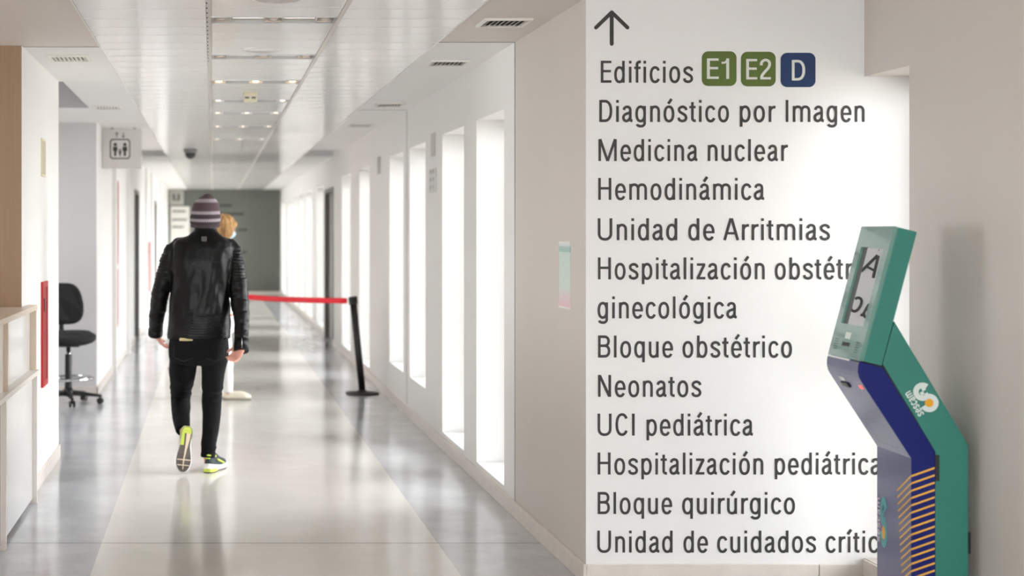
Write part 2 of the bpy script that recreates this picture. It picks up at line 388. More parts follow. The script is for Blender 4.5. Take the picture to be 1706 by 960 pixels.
mb = MB()  # left lobby window out of view, added to light walls facing it
for yy in (5.4, 6.57, 7.74): mb.box(-6.12, -6.07, yy, yy+.06, .9, 2.2)
mb.box(-6.12, -6.07, 5.4, 7.8, .9, .95); mb.box(-6.12, -6.07, 5.4, 7.8, 2.15, 2.2)
o = struct(mb.build('window_%d' % (len(allw)+1), M_alu)); mb = MB(); mb.box(-6.10, -6.092, 5.4, 7.8, .95, 2.15); mb.build('pane', M_glass, o)
area('window_portal', (-6.32, 6.6, 1.55), (0, -PI/2, 0), 1.3, 2.4, 0, portal=True)

# left side: short wall by the desk, recess with the stool, long wall
mb = MB()
fs = mb.box(-1.35, XL, 8.15, 10.1, 0, ZC+0.6); fs[2].material_index = 1
mb.box(-6, -1.35, 8.15, 8.45, 0, ZC+0.6, 1)
struct(mb.build('wall_left', [M_white, M_wood]))
mb = MB(); mb.box(-5.5, -1.35, 9.8, 10.1, 0, ZC+0.6); struct(mb.build('wall_recess_front', M_white))
M_grey_p = mat('pale_grey_paint', (206, 205, 206), 0.6, var=0.01)
mb = MB(); fs = mb.box(-5.5, XLF, 13.9, 14.2, 0, ZC+0.6); fs[2].material_index = 1
struct(mb.build('wall_recess_back', [M_white, M_grey_p]))
mb = MB(); mb.box(-5.7, -5.5, 9.8, 14.2, 0, ZC+0.6); struct(mb.build('wall_recess_left', M_white))
DL = (20.6, 21.7); DL2 = (27.5, 28.6)
mb = MB(); y = 14.2
for a, b in (DL, DL2):
    mb.box(XLF-0.3, XLF, y, a, 0, ZC+0.6); mb.box(XLF-0.3, XLF, a, b, 2.1, ZC+0.6); y = b
mb.box(XLF-0.3, XLF, y, YE+0.3, 0, ZC+0.6)
for yp, wd in ((16.0, .16), (18.6, .22), (23.6, .25), (25.6, .2), (30.0, .25), (33.0, .25)):
    mb.box(XLF-0.01, XLF+0.05, yp, yp+wd, 0, ZC+0.3)
struct(mb.build('wall_left_far', M_white))
# doors
def door(name, x, a, b, side, zt=2.1, leaf=M_door, frame=M_frame_dark):
    mb = MB(); s = side; d0, d1 = sorted((x-s*0.012, x+s*0.10))
    mb.box(d0, d1, a, a+.06, 0, zt); mb.box(d0, d1, b-.06, b, 0, zt); mb.box(d0, d1, a+.06, b-.06, zt-.06, zt)
    o = struct(mb.build(name, frame))
    mb = MB(); l0, l1 = sorted((x+s*0.05, x+s*0.09)); mb.box(l0, l1, a+.06, b-.06, 0.006, zt-.06); mb.build('door_leaf', leaf, o)
    mb = MB(); xh = x+s*0.03; mb.tube([(x+s*.06, b-.14, 1.03), (xh, b-.14, 1.03), (xh, b-.26, 1.03)], .009, 10); mb.build('door_handle', M_chrome, o)
door('door_1', XR, DOOR_R[0], DOOR_R[1], 1, 2.12, mat('door_leaf_dark', (120, 117, 113), 0.45))
door('door_2', XLF, DL[0], DL[1], -1)
door('door_3', XLF, DL2[0], DL2[1], -1, leaf=M_lac_m)
# far wall
mb = MB(); mb.box(XLF-0.3, XR+TH, YE, YE+0.3, 0, ZC+0.3); struct(mb.build('wall_far', M_far))
# lobby enclosure behind the camera
mb = MB(); mb.box(-6.3, -6, -8, 5.4, 0, ZC+0.3); mb.box(-6.3, -6, 7.8, 8.45, 0, ZC+0.3); mb.box(-6.3, -6, 5.4, 7.8, 0, .9); mb.box(-6.3, -6, 5.4, 7.8, 2.2, ZC+0.3); struct(mb.build('wall_lobby_left', M_beige))
RX0, RX1 = -3.6, 2.0                         # unseen glazing added behind the camera for frontal light on the directory
mb = MB(); mb.box(-6.3, RX0, -8.3, -8, 0, ZC+0.3); mb.box(RX1, XS+TH, -8.3, -8, 0, ZC+0.3); mb.box(RX0, RX1, -8.3, -8, 2.35, ZC+0.3); mb.box(RX0, RX1, -8.3, -8, 0, .1); struct(mb.build('wall_lobby_rear', M_beige))
mb = MB()
for xx in (RX0, -1.75, .10, RX1-.06): mb.box(xx, xx+.06, -8.2, -8.15, .1, 2.35)
mb.box(RX0, RX1, -8.2, -8.15, .1, .16); mb.box(RX0, RX1, -8.2, -8.15, 2.29, 2.35)
o = struct(mb.build('window_%d' % (len(allw)+2), M_alu)); mb = MB(); mb.box(RX0, RX1, -8.18, -8.172, .16, 2.29); mb.build('pane', M_glass, o)
area('window_portal', ((RX0+RX1)/2, -8.32, 1.22), (PI/2, 0, PI), 5.6, 2.25, 0, portal=True)

# skirtings
mb = MB(); H = 0.085; T = 0.014
mb.box(XR-T, XR, YS-T, 20.05, 0, H); mb.box(XR-T, XR, 21.55, YE, 0, H)
struct(mb.build('baseboard_right', M_base, bevel=0.003))
mb = MB(); mb.box(XR, 2.61, YS-T, YS, 0, H); mb.box(2.614, XS, YS-T, YS, 0, H)
mb.box(XS-T, XS, -8, YS-T-.001, 0, .108)
struct(mb.build('baseboard_lobby', M_base, bevel=0.003))
mb = MB(); mb.box(XL, XL+T, 8.5, 10.1+T, 0, H); mb.box(-1.35, XL+T, 10.1, 10.1+T, 0, H)
mb.box(XLF, XLF+T, 13.9-T, 20.6, 0, H); mb.box(XLF, XLF+T, 21.7, 27.5, 0, H); mb.box(XLF, XLF+T, 28.6, YE, 0, H)
mb.box(-5.5, XLF+T, 13.9-T, 13.9, 0, H)
struct(mb.build('baseboard_left', M_base, bevel=0.003))
mb = MB(); mb.box(XLF, XR-T, YE-T, YE, 0, H); struct(mb.build('baseboard_far', M_base))

# ceiling: plaster margins, raised pocket over the recess, slot raised to make a shaded band halfway down the corridor
E0, E1, E2, E3 = -0.62, -0.02, 0.597, 1.20           # edges of the three metal strips
SL0, SL1 = 18.6, 20.15
mb = MB()
def slab(x0, x1, y0, y1, mi=0, z=ZC): mb.box(x0, x1, y0, y1, z, z+0.06, mi)
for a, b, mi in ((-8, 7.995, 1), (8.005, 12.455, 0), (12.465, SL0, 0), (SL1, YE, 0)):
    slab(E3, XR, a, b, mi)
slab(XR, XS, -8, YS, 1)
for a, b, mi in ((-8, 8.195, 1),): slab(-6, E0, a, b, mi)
slab(XL, E0, 8.205, 10.1); slab(-1.0, E0, 10.1, 12.26); slab(-5.5, E0, 12.26, 13.9); slab(XLF, E0, 13.9, SL0); slab(XLF, E0, SL1, YE)
mb.box(-5.5, -1.0, 12.25, 12.259, ZC+.001, ZC+.5, 2); mb.box(-1.012, -1.001, 10.1, 12.25, ZC+.001, ZC+.5); slab(-5.5, -1.0, 10.1, 12.26, 2, ZC+.5)
for x0, x1 in ((XLF, E0), (E3, XR)):
    slab(x0, x1, SL0, SL1, 2, ZC+.14); mb.box(x0, x1, SL1-.012, SL1-.001, ZC+.001, ZC+.139, 2); mb.box(x0, x1, SL0+.001, SL0+.012, ZC+.001, ZC+.139)
slab(XLF, XR, YE-.0, YE+.3); mb.box(-6.3, XS+.5, -8.3, YE+.5, ZC+.62, ZC+.7)
struct(mb.build('ceiling', [M_plaster, M_plaster_b, M_grey_p]))

# metal plank ceiling; the middle strip leaves out the places of the luminaires
LUM = [7.15, 8.66, 10.12, 11.58, 12.78, 14.42, 16.4, 21.9, 24.4, 27.2]
LW2 = 0.10
def planks(x0, x1, gaps, pitch=0.30):
    mb = MB(); y = 2.0
    edges = sorted(gaps); segs = []; cur = 2.0
    for g in edges: segs.append((cur, g-LW2)); cur = g+LW2
    segs.append((cur, YE))
    for a, b in segs:
        n = max(1, round((b-a)/pitch)); p = (b-a)/n
        for k in range(n):
            mb.box(x0+.0045, x1-.0045, a+k*p+.004, a+(k+1)*p-.004, ZC, ZC+.012)
    return mb
for nm, (x0, x1, g) in {'left': (E0, E1-.008, []), 'middle': (E1+.008, E2-.006, LUM), 'right': (E2+.006, E3, [])}.items():
    struct(planks(x0, x1, g).build('ceiling_planks_'+nm, M_tile, bevel=0.0015, bseg=1))
mb = MB(); mb.box(E0, E3, -8, YE, ZC+.16, ZC+.17, 0); mb.box(E0, E3, -8, 2.0, ZC, ZC+.012, 1)
mb.box(E0-.001, E0+.004, -8, YE, ZC-.003, ZC+.15, 2); mb.box(E3-.004, E3+.001, -8, YE, ZC-.003, ZC+.15, 2)
struct(mb.build('ceiling_void', [M_dark, M_tile, M_plaster]))
mb = MB(); mb.box(E1-.012, E1+.012, -8, YE, ZC-.002, ZC+.02); mb.box(E2-.009, E2+.009, -8, YE, ZC-.004, ZC+.02)
struct(mb.build('trim_2', M_seam))
mb = MB()
y = 6.0
while y < 9.0: mb.box(E1-.011, E1-.005, y, y+.03, ZC-.003, ZC); y += .15
struct(mb.build('trim_3', M_dark))
mb = MB()
for a in (8.0, 12.46):
    mb.box(E3, XR, a-.005, a+.005, ZC-.001, ZC+.01)
mb.box(-6, E0, 8.195, 8.205, ZC-.001, ZC+.01)
struct(mb.build('trim_4', M_dark))

# ================================================================== DIRECTORY ON THE WALL
SC = F/YS
def SX(x): return (x-VX)/SC
def SZ(y): return EYE-(y-VY)/SC
sign = thing('wall_directory_lettering', 'large dark lettering listing hospital departments on the white lobby wall, under an arrow', 'sign', (SX(1220), YS, SZ(480)))
YT = YS-0.0012
def word_into(mb, txt, xl, xr, base, cap=36.6, Y=YT, weight=0.25):
    q, w = text_ribbon(txt, weight); kx = (xr-xl)/w; ky = cap/CAPH
    for k, f in q: mb.face([(SX(xl+x*kx), Y-.00012*k, SZ(base-y*ky)) for x, y in f])
LINES = [
 (137.9, [('Edificios', 1000.8, 1154.5)]),
 (203.3, [('Diagnóstico', 998.3, 1214.2), ('por', 1232.4, 1291.8), ('Imagen', 1308.9, 1440.2)]),
 (268.4, [('Medicina', 997, 1162), ('nuclear', 1179, 1312.5)]),
 (333.1, [('Hemodinámica', 996.5, 1273.2)]),
 (400.4, [('Unidad', 995.7, 1128.1), ('de', 1146.5, 1189.9), ('Arritmias', 1204.7, 1382.6)]),
 (465.6, [('Hospitalización', 996, 1273.8), ('obstétrico-', 1290.9, 1489)]),
 (530.6, [('ginecológica', 995.4, 1227.5)]),
 (595.8, [('Bloque', 996.2, 1120.8), ('obstétrico', 1137, 1319.3)]),
 (661.4, [('Neonatos', 996.2, 1168.2)]),
 (725.9, [('UCI', 995.4, 1057.2), ('pediátrica', 1077, 1254.3)]),
 (790.8, [('Hospitalización', 995.6, 1271.5), ('pediátrica', 1290.6, 1467.9)]),
 (856.6, [('Bloque', 995.6, 1119.4), ('quirúrgico', 1136.5, 1324.2)]),
 (920.8, [('Unidad', 994.9, 1120.3), ('de', 1138.6, 1179), ('cuidados', 1194.8, 1359.3), ('críticos', 1375.8, 1507)]),
]
for base, words in LINES:
    for t, a, b in words:
        mb = MB(); word_into(mb, t, a, b, base); mb.build('word', M_ink, sign, fix=False)
# arrow with round ends
mb = MB()
def stroke(mb, p, q, w, Y=YT, sx=SX, sz=SZ):
    p, q = Vector(p), Vector(q); d = (q-p).normalized(); n = Vector((-d.y, d.x)); pts = []
    a0 = math.atan2(n.y, n.x)
    for k in range(13): pts.append(p+Vector((math.cos(a0+PI*k/12), math.sin(a0+PI*k/12)))*w/2)
    for k in range(13): pts.append(q+Vector((math.cos(a0+PI+PI*k/12), math.sin(a0+PI+PI*k/12)))*w/2)
    mb.face([(sx(v.x), Y, sz(v.y)) for v in pts])
stroke(mb, (1019, 21), (1019, 73), 6.6); stroke(mb, (1019, 20.5), (992.8, 46), 6.4, YT-.0002); stroke(mb, (1019, 20.5), (1045.2, 46), 6.4, YT-.0004)
mb.build('arrow', M_ink, sign, fix=False)
M_badge_g = mat('olive_green_vinyl', (84, 103, 36), 0.5, var=0.02); M_badge_b = mat('navy_vinyl', (10, 44, 88), 0.5, var=0.02)
M_badge_t = mat('pale_vinyl', (214, 216, 210), 0.5, var=0.01)
for (x0, x1, y0, y1, t, m, ta, tb, tc_) in ((1169, 1227, 85.5, 143.5, 'E1', M_badge_g, 1177.6, 1214.5, 131.5), (1234.2, 1292.2, 86.3, 144, 'E2', M_badge_g, 1243, 1284, 132.4), (1300.3, 1358.5, 88, 145.3, 'D', M_badge_b, 1319, 1341, 134.1)):
    mb = MB(); r = 11; pts = []
    for cx, cy, a0 in ((x1-r, y0+r, -90), (x1-r, y1-r, 0), (x0+r, y1-r, 90), (x0+r, y0+r, 180)):
        for k in range(9):
            a = math.radians(a0+90*k/8); pts.append((cx+r*math.cos(a), cy+r*math.sin(a)))
    mb.face([(SX(px), YT, SZ(py)) for px, py in pts])
    o = mb.build('badge', m, sign, fix=False)
    o['label'] = 'green rounded badge reading %s' % t if t != 'D' else 'navy rounded badge reading D'
    mb = MB(); word_into(mb, t, ta, tb, tc_, 34.0, YT-.0008); mb.build('badge_letters', M_badge_t, o, fix=False)

# notice sheet taped on the warm grey flank
def paper_mat():
    m = mat('printed_notice', (214, 224, 218), 0.5)
    nt, N, L, b = nodes_of(m)
    tc = N.new('ShaderNodeTexCoord'); sp = N.new('ShaderNodeSeparateXYZ'); L.new(tc.outputs['Generated'], sp.inputs[0])
    r = N.new('ShaderNodeValToRGB'); e = r.color_ramp.elements
    e[0].position = 0; e[0].color = (*lin((236, 196, 204)), 1); e[1].position = .22; e[1].color = (*lin((226, 214, 214)), 1)
    for p, c in ((.3, (214, 226, 220)), (.84, (208, 224, 218)), (.86, (160, 196, 190)), (.93, (176, 206, 200)), (.95, (222, 230, 226))):
        k = e.new(p); k.color = (*lin(c), 1)
    n = N.new('ShaderNodeTexNoise'); n.inputs['Scale'].default_value = 16; n.inputs['Detail'].default_value = 3
    mp = N.new('ShaderNodeMapping'); mp.inputs['Scale'].default_value = (1, 3, 1); L.new(tc.outputs['Generated'], mp.inputs['Vector']); L.new(mp.outputs['Vector'], n.inputs['Vector'])
    r2 = N.new('ShaderNodeValToRGB'); r2.color_ramp.elements[0].position = .45; r2.color_ramp.elements[1].position = .6; r2.color_ramp.elements[0].color = (.72, .78, .76, 1)
    mx = N.new('ShaderNodeMix'); mx.data_type = 'RGBA'; mx.blend_type = 'MULTIPLY'; mx.inputs['Factor'].default_value = .5
    L.new(sp.outputs['Z'], r.inputs['Fac']); L.new(n.outputs['Fac'], r2.inputs['Fac'])
    L.new(r.outputs['Color'], mx.inputs['A']); L.new(r2.outputs['Color'], mx.inputs['B']); L.new(mx.outputs['Result'], b.inputs['Base Color'])
    return m
t = thing('notice_sheet', 'pale green printed notice with pink foot fixed on the warm grey wall flank', 'notice', (XR, 6.86, 1.32))
mb = MB(); mb.box(XR-.004, XR-.0005, 6.755, 6.965, 1.172, 1.472); mb.build('sheet', paper_mat(), t)
for z_ in (1.466, 1.168):
    mb = MB(); mb.box(XR-.0055, XR-.001, 6.752, 6.968, z_, z_+.009); mb.build('holder_rail', M_off, t)

# ================================================================== KIOSK
KY, KW = 5.5, 0.32
KS = F/KY
def kp(x, y): return Vector(((x-VX)/KS, KY, EYE-(y-VY)/KS))
kroot = thing('information_kiosk', 'teal and blue self-service kiosk with leaning screen head beside the tall bright window', 'kiosk', (kp(1518, 0).x, KY, 0), rotz=math.radians(-3))
KD = Vector((0, KW, 0))
M_teal = mat('teal_paint', (46, 124, 112), 0.3, spec=0.5, var=0.02)
M_blue = mat('royal_blue_paint', (12, 28, 104), 0.35, spec=0.3, var=0.02)
M_teal_g = mat('teal_glossy_front', (50, 124, 112), 0.25, var=0.02, coat=1.0, coat_ior=2.2, coat_r=.10)
M_blue_g = mat('blue_glossy_front', (26, 32, 100), 0.3, var=0.02, coat=0.5, coat_ior=1.5, coat_r=.22)
def mirror_screen():
    m = bpy.data.materials.new('dark_screen_glass'); m.use_nodes = True; nt, N, L, b = nodes_of(m)
    n = N.new('ShaderNodeTexNoise'); n.inputs['Scale'].default_value = 3
    mr = N.new('ShaderNodeMapRange'); mr.inputs['To Min'].default_value = .01; mr.inputs['To Max'].default_value = .03
    L.new(n.outputs['Fac'], mr.inputs['Value']); L.new(mr.outputs['Result'], b.inputs['Roughness'])
    b.inputs['Base Color'].default_value = (.50, .50, .50, 1); b.inputs['Metallic'].default_value = 1.0
    return m
M_screen = mirror_screen()
A, B = kp(1433, 602), kp(1491, 377)                 # near front edge of the head, bottom and top
dv = (B-A).normalized(); nrm = Vector((-dv.z, 0, dv.x)); HL = (B-A).length; HD = 0.084
# head: slab with a recessed screen bay in its front
def hp(v, t, d=0.0): return A+(B-A)*v+KD*t+nrm*d
v0, v1, t0, t1 = .25, .84, .15, .84
mb = MB()
mb.prism([hp(0, 0, -.012), hp(1, 0, -.012), hp(1, 0, -HD), hp(0, 0, -HD)], KD)
mb.build('head_case', M_teal, kroot, bevel=0.003)
mb = MB()                                           # front plate = frame around the screen bay
q = [(0, 0), (1, 0), (1, 1), (0, 1)]; qi = [(v0, t0), (v1, t0), (v1, t1), (v0, t1)]
for i in range(4):
    j = (i+1) % 4
    for d in (0.0, -.012):
        mb.face([hp(*q[i], d), hp(*q[j], d), hp(*qi[j], d), hp(*qi[i], d)])
    mb.face([hp(*q[i], 0), hp(*q[j], 0), hp(*q[j], -.012), hp(*q[i], -.012)])
    mb.face([hp(*qi[i], 0), hp(*qi[j], 0), hp(*qi[j], -.012), hp(*qi[i], -.012)])
bmesh.ops.remove_doubles(mb.bm, verts=mb.bm.verts[:], dist=1e-5)
plate = mb.build('front_plate', M_teal_g, kroot)
mb = MB(); mb.face([hp(v0-.004, t0-.006, -.0095), hp(v1+.004, t0-.006, -.0095), hp(v1+.004, t1+.006, -.0095), hp(v0-.004, t1+.006, -.0095)])
bez = mb.build('screen_bezel', mat('screen_black', (8, 8, 9), 0.4), kroot, fix=False)
mb = MB(); tt = t1-.15
mb.prism([hp(v0, t0, -.0088), hp(v1, t0, -.0088), hp(v1, tt, -.0088), hp(v0, tt, -.0088)], nrm*.001); mb.build('screen', M_screen, kroot)
def patch(name, fn, a0, a1, b0, b1, d, th, m, parent=kroot, bevel=0.0):
    mb = MB(); n = fn(.5, .5, 1)-fn(.5, .5, 0)
    mb.prism([fn(a0, b0, d), fn(a1, b0, d), fn(a1, b1, d), fn(a0, b1, d)], n*th); return mb.build(name, m, parent, bevel=bevel)
M_stick = mat('white_sticker', (214, 218, 214), 0.5)
patch('sticker', hp, .14, .19, .44, .60, .0, .0008, M_stick)
patch('card_slot', hp, .085, .115, .42, .62, .0, .003, M_black, bevel=.001)
for tc_ in (.17, .83):
    mb = MB()
    for r_ in range(5):
        for c_ in range(4):
            mb.disc(hp(.055+r_*.018, tc_-.045+c_*.03, .0006), .0022, nrm, 10)
    mb.build('speaker_grille', M_black, kroot)
mb = MB(); mb.disc(hp(.82, .27, .0006), .004, nrm, 14); mb.build('camera_lens', M_black, kroot)
# blue front shell: rounded nose, slanted lap, upright column
bend = kp(1518, 764); nose = [kp(1441, 603), kp(1433, 604), kp(1431.2, 612), kp(1431, 621), kp(1433.2, 630), kp(1437, 637)]
mid0 = kp(1437, 637)
bl = nose+[bend, Vector((bend.x, KY, 0.02)), Vector((kp(1557, 0).x, KY, 0.02)), kp(1557, 753), kp(1471, 612)]
mb = MB(); mb.prism(bl, KD)
for f in mb.bm.faces: f.material_index = 0
bmesh.ops.recalc_face_normals(mb.bm, faces=mb.bm.faces[:])
for f in mb.bm.faces:
    if f.normal.x < -0.2 and abs(f.normal.y) < .5: f.material_index = 1
o = mb.build('front_shell', [M_blue, M_blue_g], kroot, fix=False)
# gap between head and shell; white strip stands for the wall showing through
mb = MB(); g0, g1, g2 = kp(1434, 600.5), kp(1434, 605), kp(1470, 611)
mb.prism([kp(1436, 601.5), kp(1436, 604.5), kp(1470, 613), kp(1470, 609.5)], KD*.96, 0); mb.build('gap_seal', M_black, kroot)
mb = MB(); mb.prism([hp(-.016, .30, -.012), hp(-.003, .30, -.012), hp(-.003, .99, -.012), hp(-.016, .99, -.012)], nrm*.0125); mb.build('gap_view_strip', mat('gap_view_white', (235, 236, 236), .3), kroot)
# teal rear shell
tl = [kp(1472, 607), kp(1491, 536), kp(1611, 740), Vector((kp(1611, 0).x, KY, 0.02)), Vector((kp(1558, 0).x, KY, 0.02)), kp(1558, 753)]
mb = MB(); mb.prism([p+Vector((0, .001, 0)) for p in tl], KD*.994); mb.build('rear_shell', M_teal, kroot, bevel=0.002)
mb = MB()                                           # dark joint line between the two shells
mb.prism([p+Vector((0, .0035, 0)) for p in (kp(1469.5, 607), kp(1473.5, 607), kp(1559.5, 752.6), Vector((kp(1559.3, 0).x, KY, .02)), Vector((kp(1556.5, 0).x, KY, .02)), kp(1556.5, 754))], KD*.97)
mb.build('joint_seal', M_black, kroot)
mb = MB(); x0, x1 = kp(1557, 0).x, kp(1563, 0).x; mb.box(x0, x1, KY-.006, KY+.03, kp(0, 801).z, kp(0, 758).z); mb.build('lock_bracket', M_black, kroot, bevel=.001)
mb = MB(); mb.box(kp(1510, 0).x, kp(1618, 0).x, KY-.02, KY+KW+.02, 0, .02); mb.build('base_plate', M_black, kroot, bevel=.003)
mb = MB(); zz = kp(0, 905).z; mb.box(kp(1611, 0).x, kp(1621, 0).x, KY+.03, KY+.09, zz-.045, zz+.035); mb.tube([(kp(1617, 0).x, KY+.06, zz-.04), (kp(1617, 0).x, KY+.06, .25), (kp(1613, 0).x, KY+.07, .02)], .006, 10)
mb.build('power_plug', M_black, kroot, bevel=.003)
# slanted lap fittings
mN = Vector((-(mid0.z-bend.z), 0, -(bend.x-mid0.x))).normalized()
def lp(w, t, d=0.0): return mid0+(bend-mid0)*w+KD*t+mN*d
patch('sticker', lp, .0, .055, .58, .72, 0, .0008, M_stick)
patch('code_reader', lp, .07, .13, .52, .74, 0, .006, M_black, bevel=.002)
patch('indicator_light', lp, .065, .10, .10, .17, 0, .002, mat('red_indicator', (255, 70, 60), .4, emit=(255, 60, 50), emit_s=3.0))
mb = MB()
for a0, a1, b0, b1 in ((.58, .583, .24, .79), (.9, .905, .22, .80), (.58, .9, .785, .793), (.58, .9, .236, .242)):
    mb.face([lp(a0, b0, .0006), lp(a1, b0, .0006), lp(a1, b1, .0006), lp(a0, b1, .0006)])
mb.build('flap_seam', mat('seam_dark_line', (40, 42, 62), .6), kroot, fix=False)  # dark outline of the flap
# orange stripes running over side and front
M_or = mat('orange_stripe', (238, 178, 64), .45); mb = MB(); xs0, xs1 = kp(1518.3, 0).x, kp(1556.3, 0).x
y = 793.5; n = 0
while y < 1030:
    z0 = kp(0, y).z; z1 = kp(0, y-14).z; h = .0036
    mb.face([(xs0, KY-.0008, z0-h), (xs1, KY-.0008, z1-h), (xs1, KY-.0008, z1+h), (xs0, KY-.0008, z0+h)])
    tf = (.40-.011*n)
    if tf > .02:
        dz = -(z1-z0)/(xs1-xs0)*KW*tf*1.6
        mb.face([(xs0-.0010, KY, z0-h), (xs0-.0010, KY, z0+h), (xs0-.0010, KY+KW*tf, z0+dz+h), (xs0-.0010, KY+KW*tf, z0+dz-h)])
    y += 12.2; n += 1
mb.build('orange_stripes', M_or, kroot, fix=False)
# emblem: bold S with a stepped cross notch and yellow dot, name written beside it
def emblem(name, org, ex, ey, nv, scale, mS, mDot, mTxt):
    """org = world centre, ex/ey = unit axes of the emblem, nv = surface normal; S is 1 high"""
    def Q(x, y, d=.0009): return org+ex*(x*scale)+ey*(y*scale)+nv*d
    mb = MB(); w = .20; pts = []
    for k in range(25): a = math.radians(20+250*k/24); pts.append((.02+.24*math.cos(a), .24+.24*math.sin(a)))
    for k in range(1, 27): a = math.radians(90-270*k/26); pts.append((.02+.24*math.cos(a), -.24+.24*math.sin(a)))
    L_, R_ = [], []
    for i, p in enumerate(pts):
        a = pts[max(0, i-1)]; b = pts[min(len(pts)-1, i+1)]; dx, dy = b[0]-a[0], b[1]-a[1]; l = math.hypot(dx, dy); nx, ny = -dy/l, dx/l
        L_.append((p[0]+nx*w/2, p[1]+ny*w/2)); R_.append((p[0]-nx*w/2, p[1]-ny*w/2))
    for i in range(len(pts)-1): mb.face([Q(*L_[i]), Q(*L_[i+1]), Q(*R_[i+1]), Q(*R_[i])])
    for cx, cy in ((.10, .31), (-.02, .19), (.10, .07)):
        s_ = .065; mb.face([Q(cx-s_, cy-s_, .0007), Q(cx+s_, cy-s_, .0007), Q(cx+s_, cy+s_, .0007), Q(cx-s_, cy+s_, .0007)])
    o = mb.build(name, mS, kroot, fix=False)
    mb = MB(); mb.face([Q(.02+.155*math.cos(2*PI*k/28), -.24+.155*math.sin(2*PI*k/28), .0013) for k in range(28)]); mb.build('emblem_dot', mDot, o, fix=False)
    q_, w_t = text_ribbon('sescam', 2.2); kx = 1.0/w_t; kh = .22/XH; mb = MB()
    for k, f in q_:
        mb.face([org+ex*((-.34-yy*kh)*scale)+ey*((-.5+xx*kx)*scale)+nv*(.0009+.00012*k) for xx, yy in f])
    mb.build('emblem_name', mTxt, o, fix=False)
M_pale = mat('emblem_white', (214, 226, 222), .4); M_yel = mat('emblem_amber', (226, 166, 40), .4); M_tq = mat('emblem_turquoise', (64, 156, 160), .4)
sd = (kp(1471, 607)-kp(1556, 753)).normalized(); sx_ = Vector((sd.z, 0, -sd.x))
emblem('emblem', kp(1541, 662.5), sx_, sd, Vector((0, -1, 0)), .099, M_pale, M_yel, M_pale)
fo = Vector((kp(1518, 0).x, KY+KW*.80, EYE-(870-VY)*(KY+KW*.80)/F))
emblem('emblem', fo, Vector((0, -.62, 0)), Vector((0, 0, 1)), Vector((-1, 0, 0)), .168, M_tq, M_yel, mat('emblem_lilac', (206, 196, 210), .4))

# ================================================================== DESK
dk = thing('reception_desk', 'white two-tier reception desk in front of the wood-clad wall end', 'desk', (-1.3, 7.2, 0))
Y0, Y1 = 4.8, 8.42
YW = 8.148; XF = -1.036                       # the desk runs up to the wall end, its front skin laps along it
mb = MB(); mb.box(-1.85, -0.985, Y0, YW, 1.082, 1.110); mb.box(XF, -0.985, YW, Y1, 1.082, 1.110); mb.build('counter_top', mat('beige_laminate', (214, 200, 184), .35, var=.02), dk)
mb = MB(); mb.box(-1.30, -0.975, Y0, YW, .722, .747); mb.box(XF, -0.975, YW, Y1, .722, .747); mb.build('ledge', M_lac_m, dk)
for a, b in ((Y0+.025, 7.14), (7.165, Y1-.025)):
    mb = MB(); mb.box(XF, -1.012, a, b, .025, .722); mb.build('lower_panel', M_lac, dk)
mb = MB(); mb.box(XF, -1.026, 7.265, Y1-.025, .747, 1.082); mb.build('upper_panel', M_lac, dk)
mb = MB(); mb.box(-1.3, -1.012, Y0, 7.24, .747, 1.082); mb.build('raised_front', M_lac_m, dk)
for a, xx in ((Y0, -1.80), (7.14, -1.80), (Y1-.025, XF)):
    mb = MB(); mb.box(xx, -0.985, a, a+.025, 0.0, .722); mb.build('side_panel', M_lac_m, dk)
M_riser = mat('riser_laminate', (206, 190, 172), .45)
for a, xx in ((7.24, -1.80), (Y1-.025, XF)):
    mb = MB(); mb.box(xx, -0.99, a, a+.025, .747, 1.082); mb.build('riser', M_riser, dk)
mb = MB(); mb.box(-1.10, -1.06, Y0+.03, YW-.01, 0, .025); mb.build('plinth', M_alu, dk)

# ================================================================== WALL FITTINGS ON THE LEFT
def fire_cabinet(label, x, a, b, z0, z1, d=.014, marks=False):
    t = thing('fire_cabinet', label, 'fire cabinet', (x, (a+b)/2, z0), 'fire cabinets on the left wall')
    w = .035
    mb = MB(); mb.box(x, x+d, a, a+w, z0, z1); mb.box(x, x+d, b-w, b, z0, z1); mb.box(x, x+d, a+w, b-w, z0, z0+w); mb.box(x, x+d, a+w, b-w, z1-w, z1)
    mb.build('frame', M_red, t, bevel=.003)
    mb = MB(); mb.box(x+.002, x+d-.006, a+w, b-w, z0+w, z1-w); mb.build('door', mat('red_door', (150, 18, 24), .5), t)
    mb = MB(); mb.box(x+d-.012, x+d+.004, a+w+.01, a+w+.03, z1-.18, z1-.10); mb.build('latch', M_black, t, bevel=.002)
    if marks:
        for zc in (z0+.66,):
            mb = MB(); mb.box(x+d-.012, x+d+.001, a+w+.05, b-w-.05, zc, zc+.05); mb.build('instruction_plate', M_off, t)
fire_cabinet('small red fire extinguisher cabinet on the white wall just behind the reception desk', XL, 9.06, 9.34, .575, 1.215)
fire_cabinet('tall red fire cabinet on the left wall under the lift sign', XLF, 16.3, 16.95, .44, 2.09, marks=True)
fire_cabinet('faint red cabinet far down the left wall, past the dark door', XLF, 24.8, 25.4, .5, 1.35)
t = thing('wall_plaque', 'thin beige safety plaque high on the white wall above the extinguisher cabinet', 'sign', (XL, 9.17, 1.97))
mb = MB(); mb.box(XL, XL+.008, 9.06, 9.26, 1.855, 2.085); mb.build('plate', M_cream, t, bevel=.001)
mb = MB(); mb.box(XL+.008, XL+.0095, 9.075, 9.245, 1.87, 2.07); mb.build('printed_face', mat('plaque_face', (196, 186, 160), .5), t)

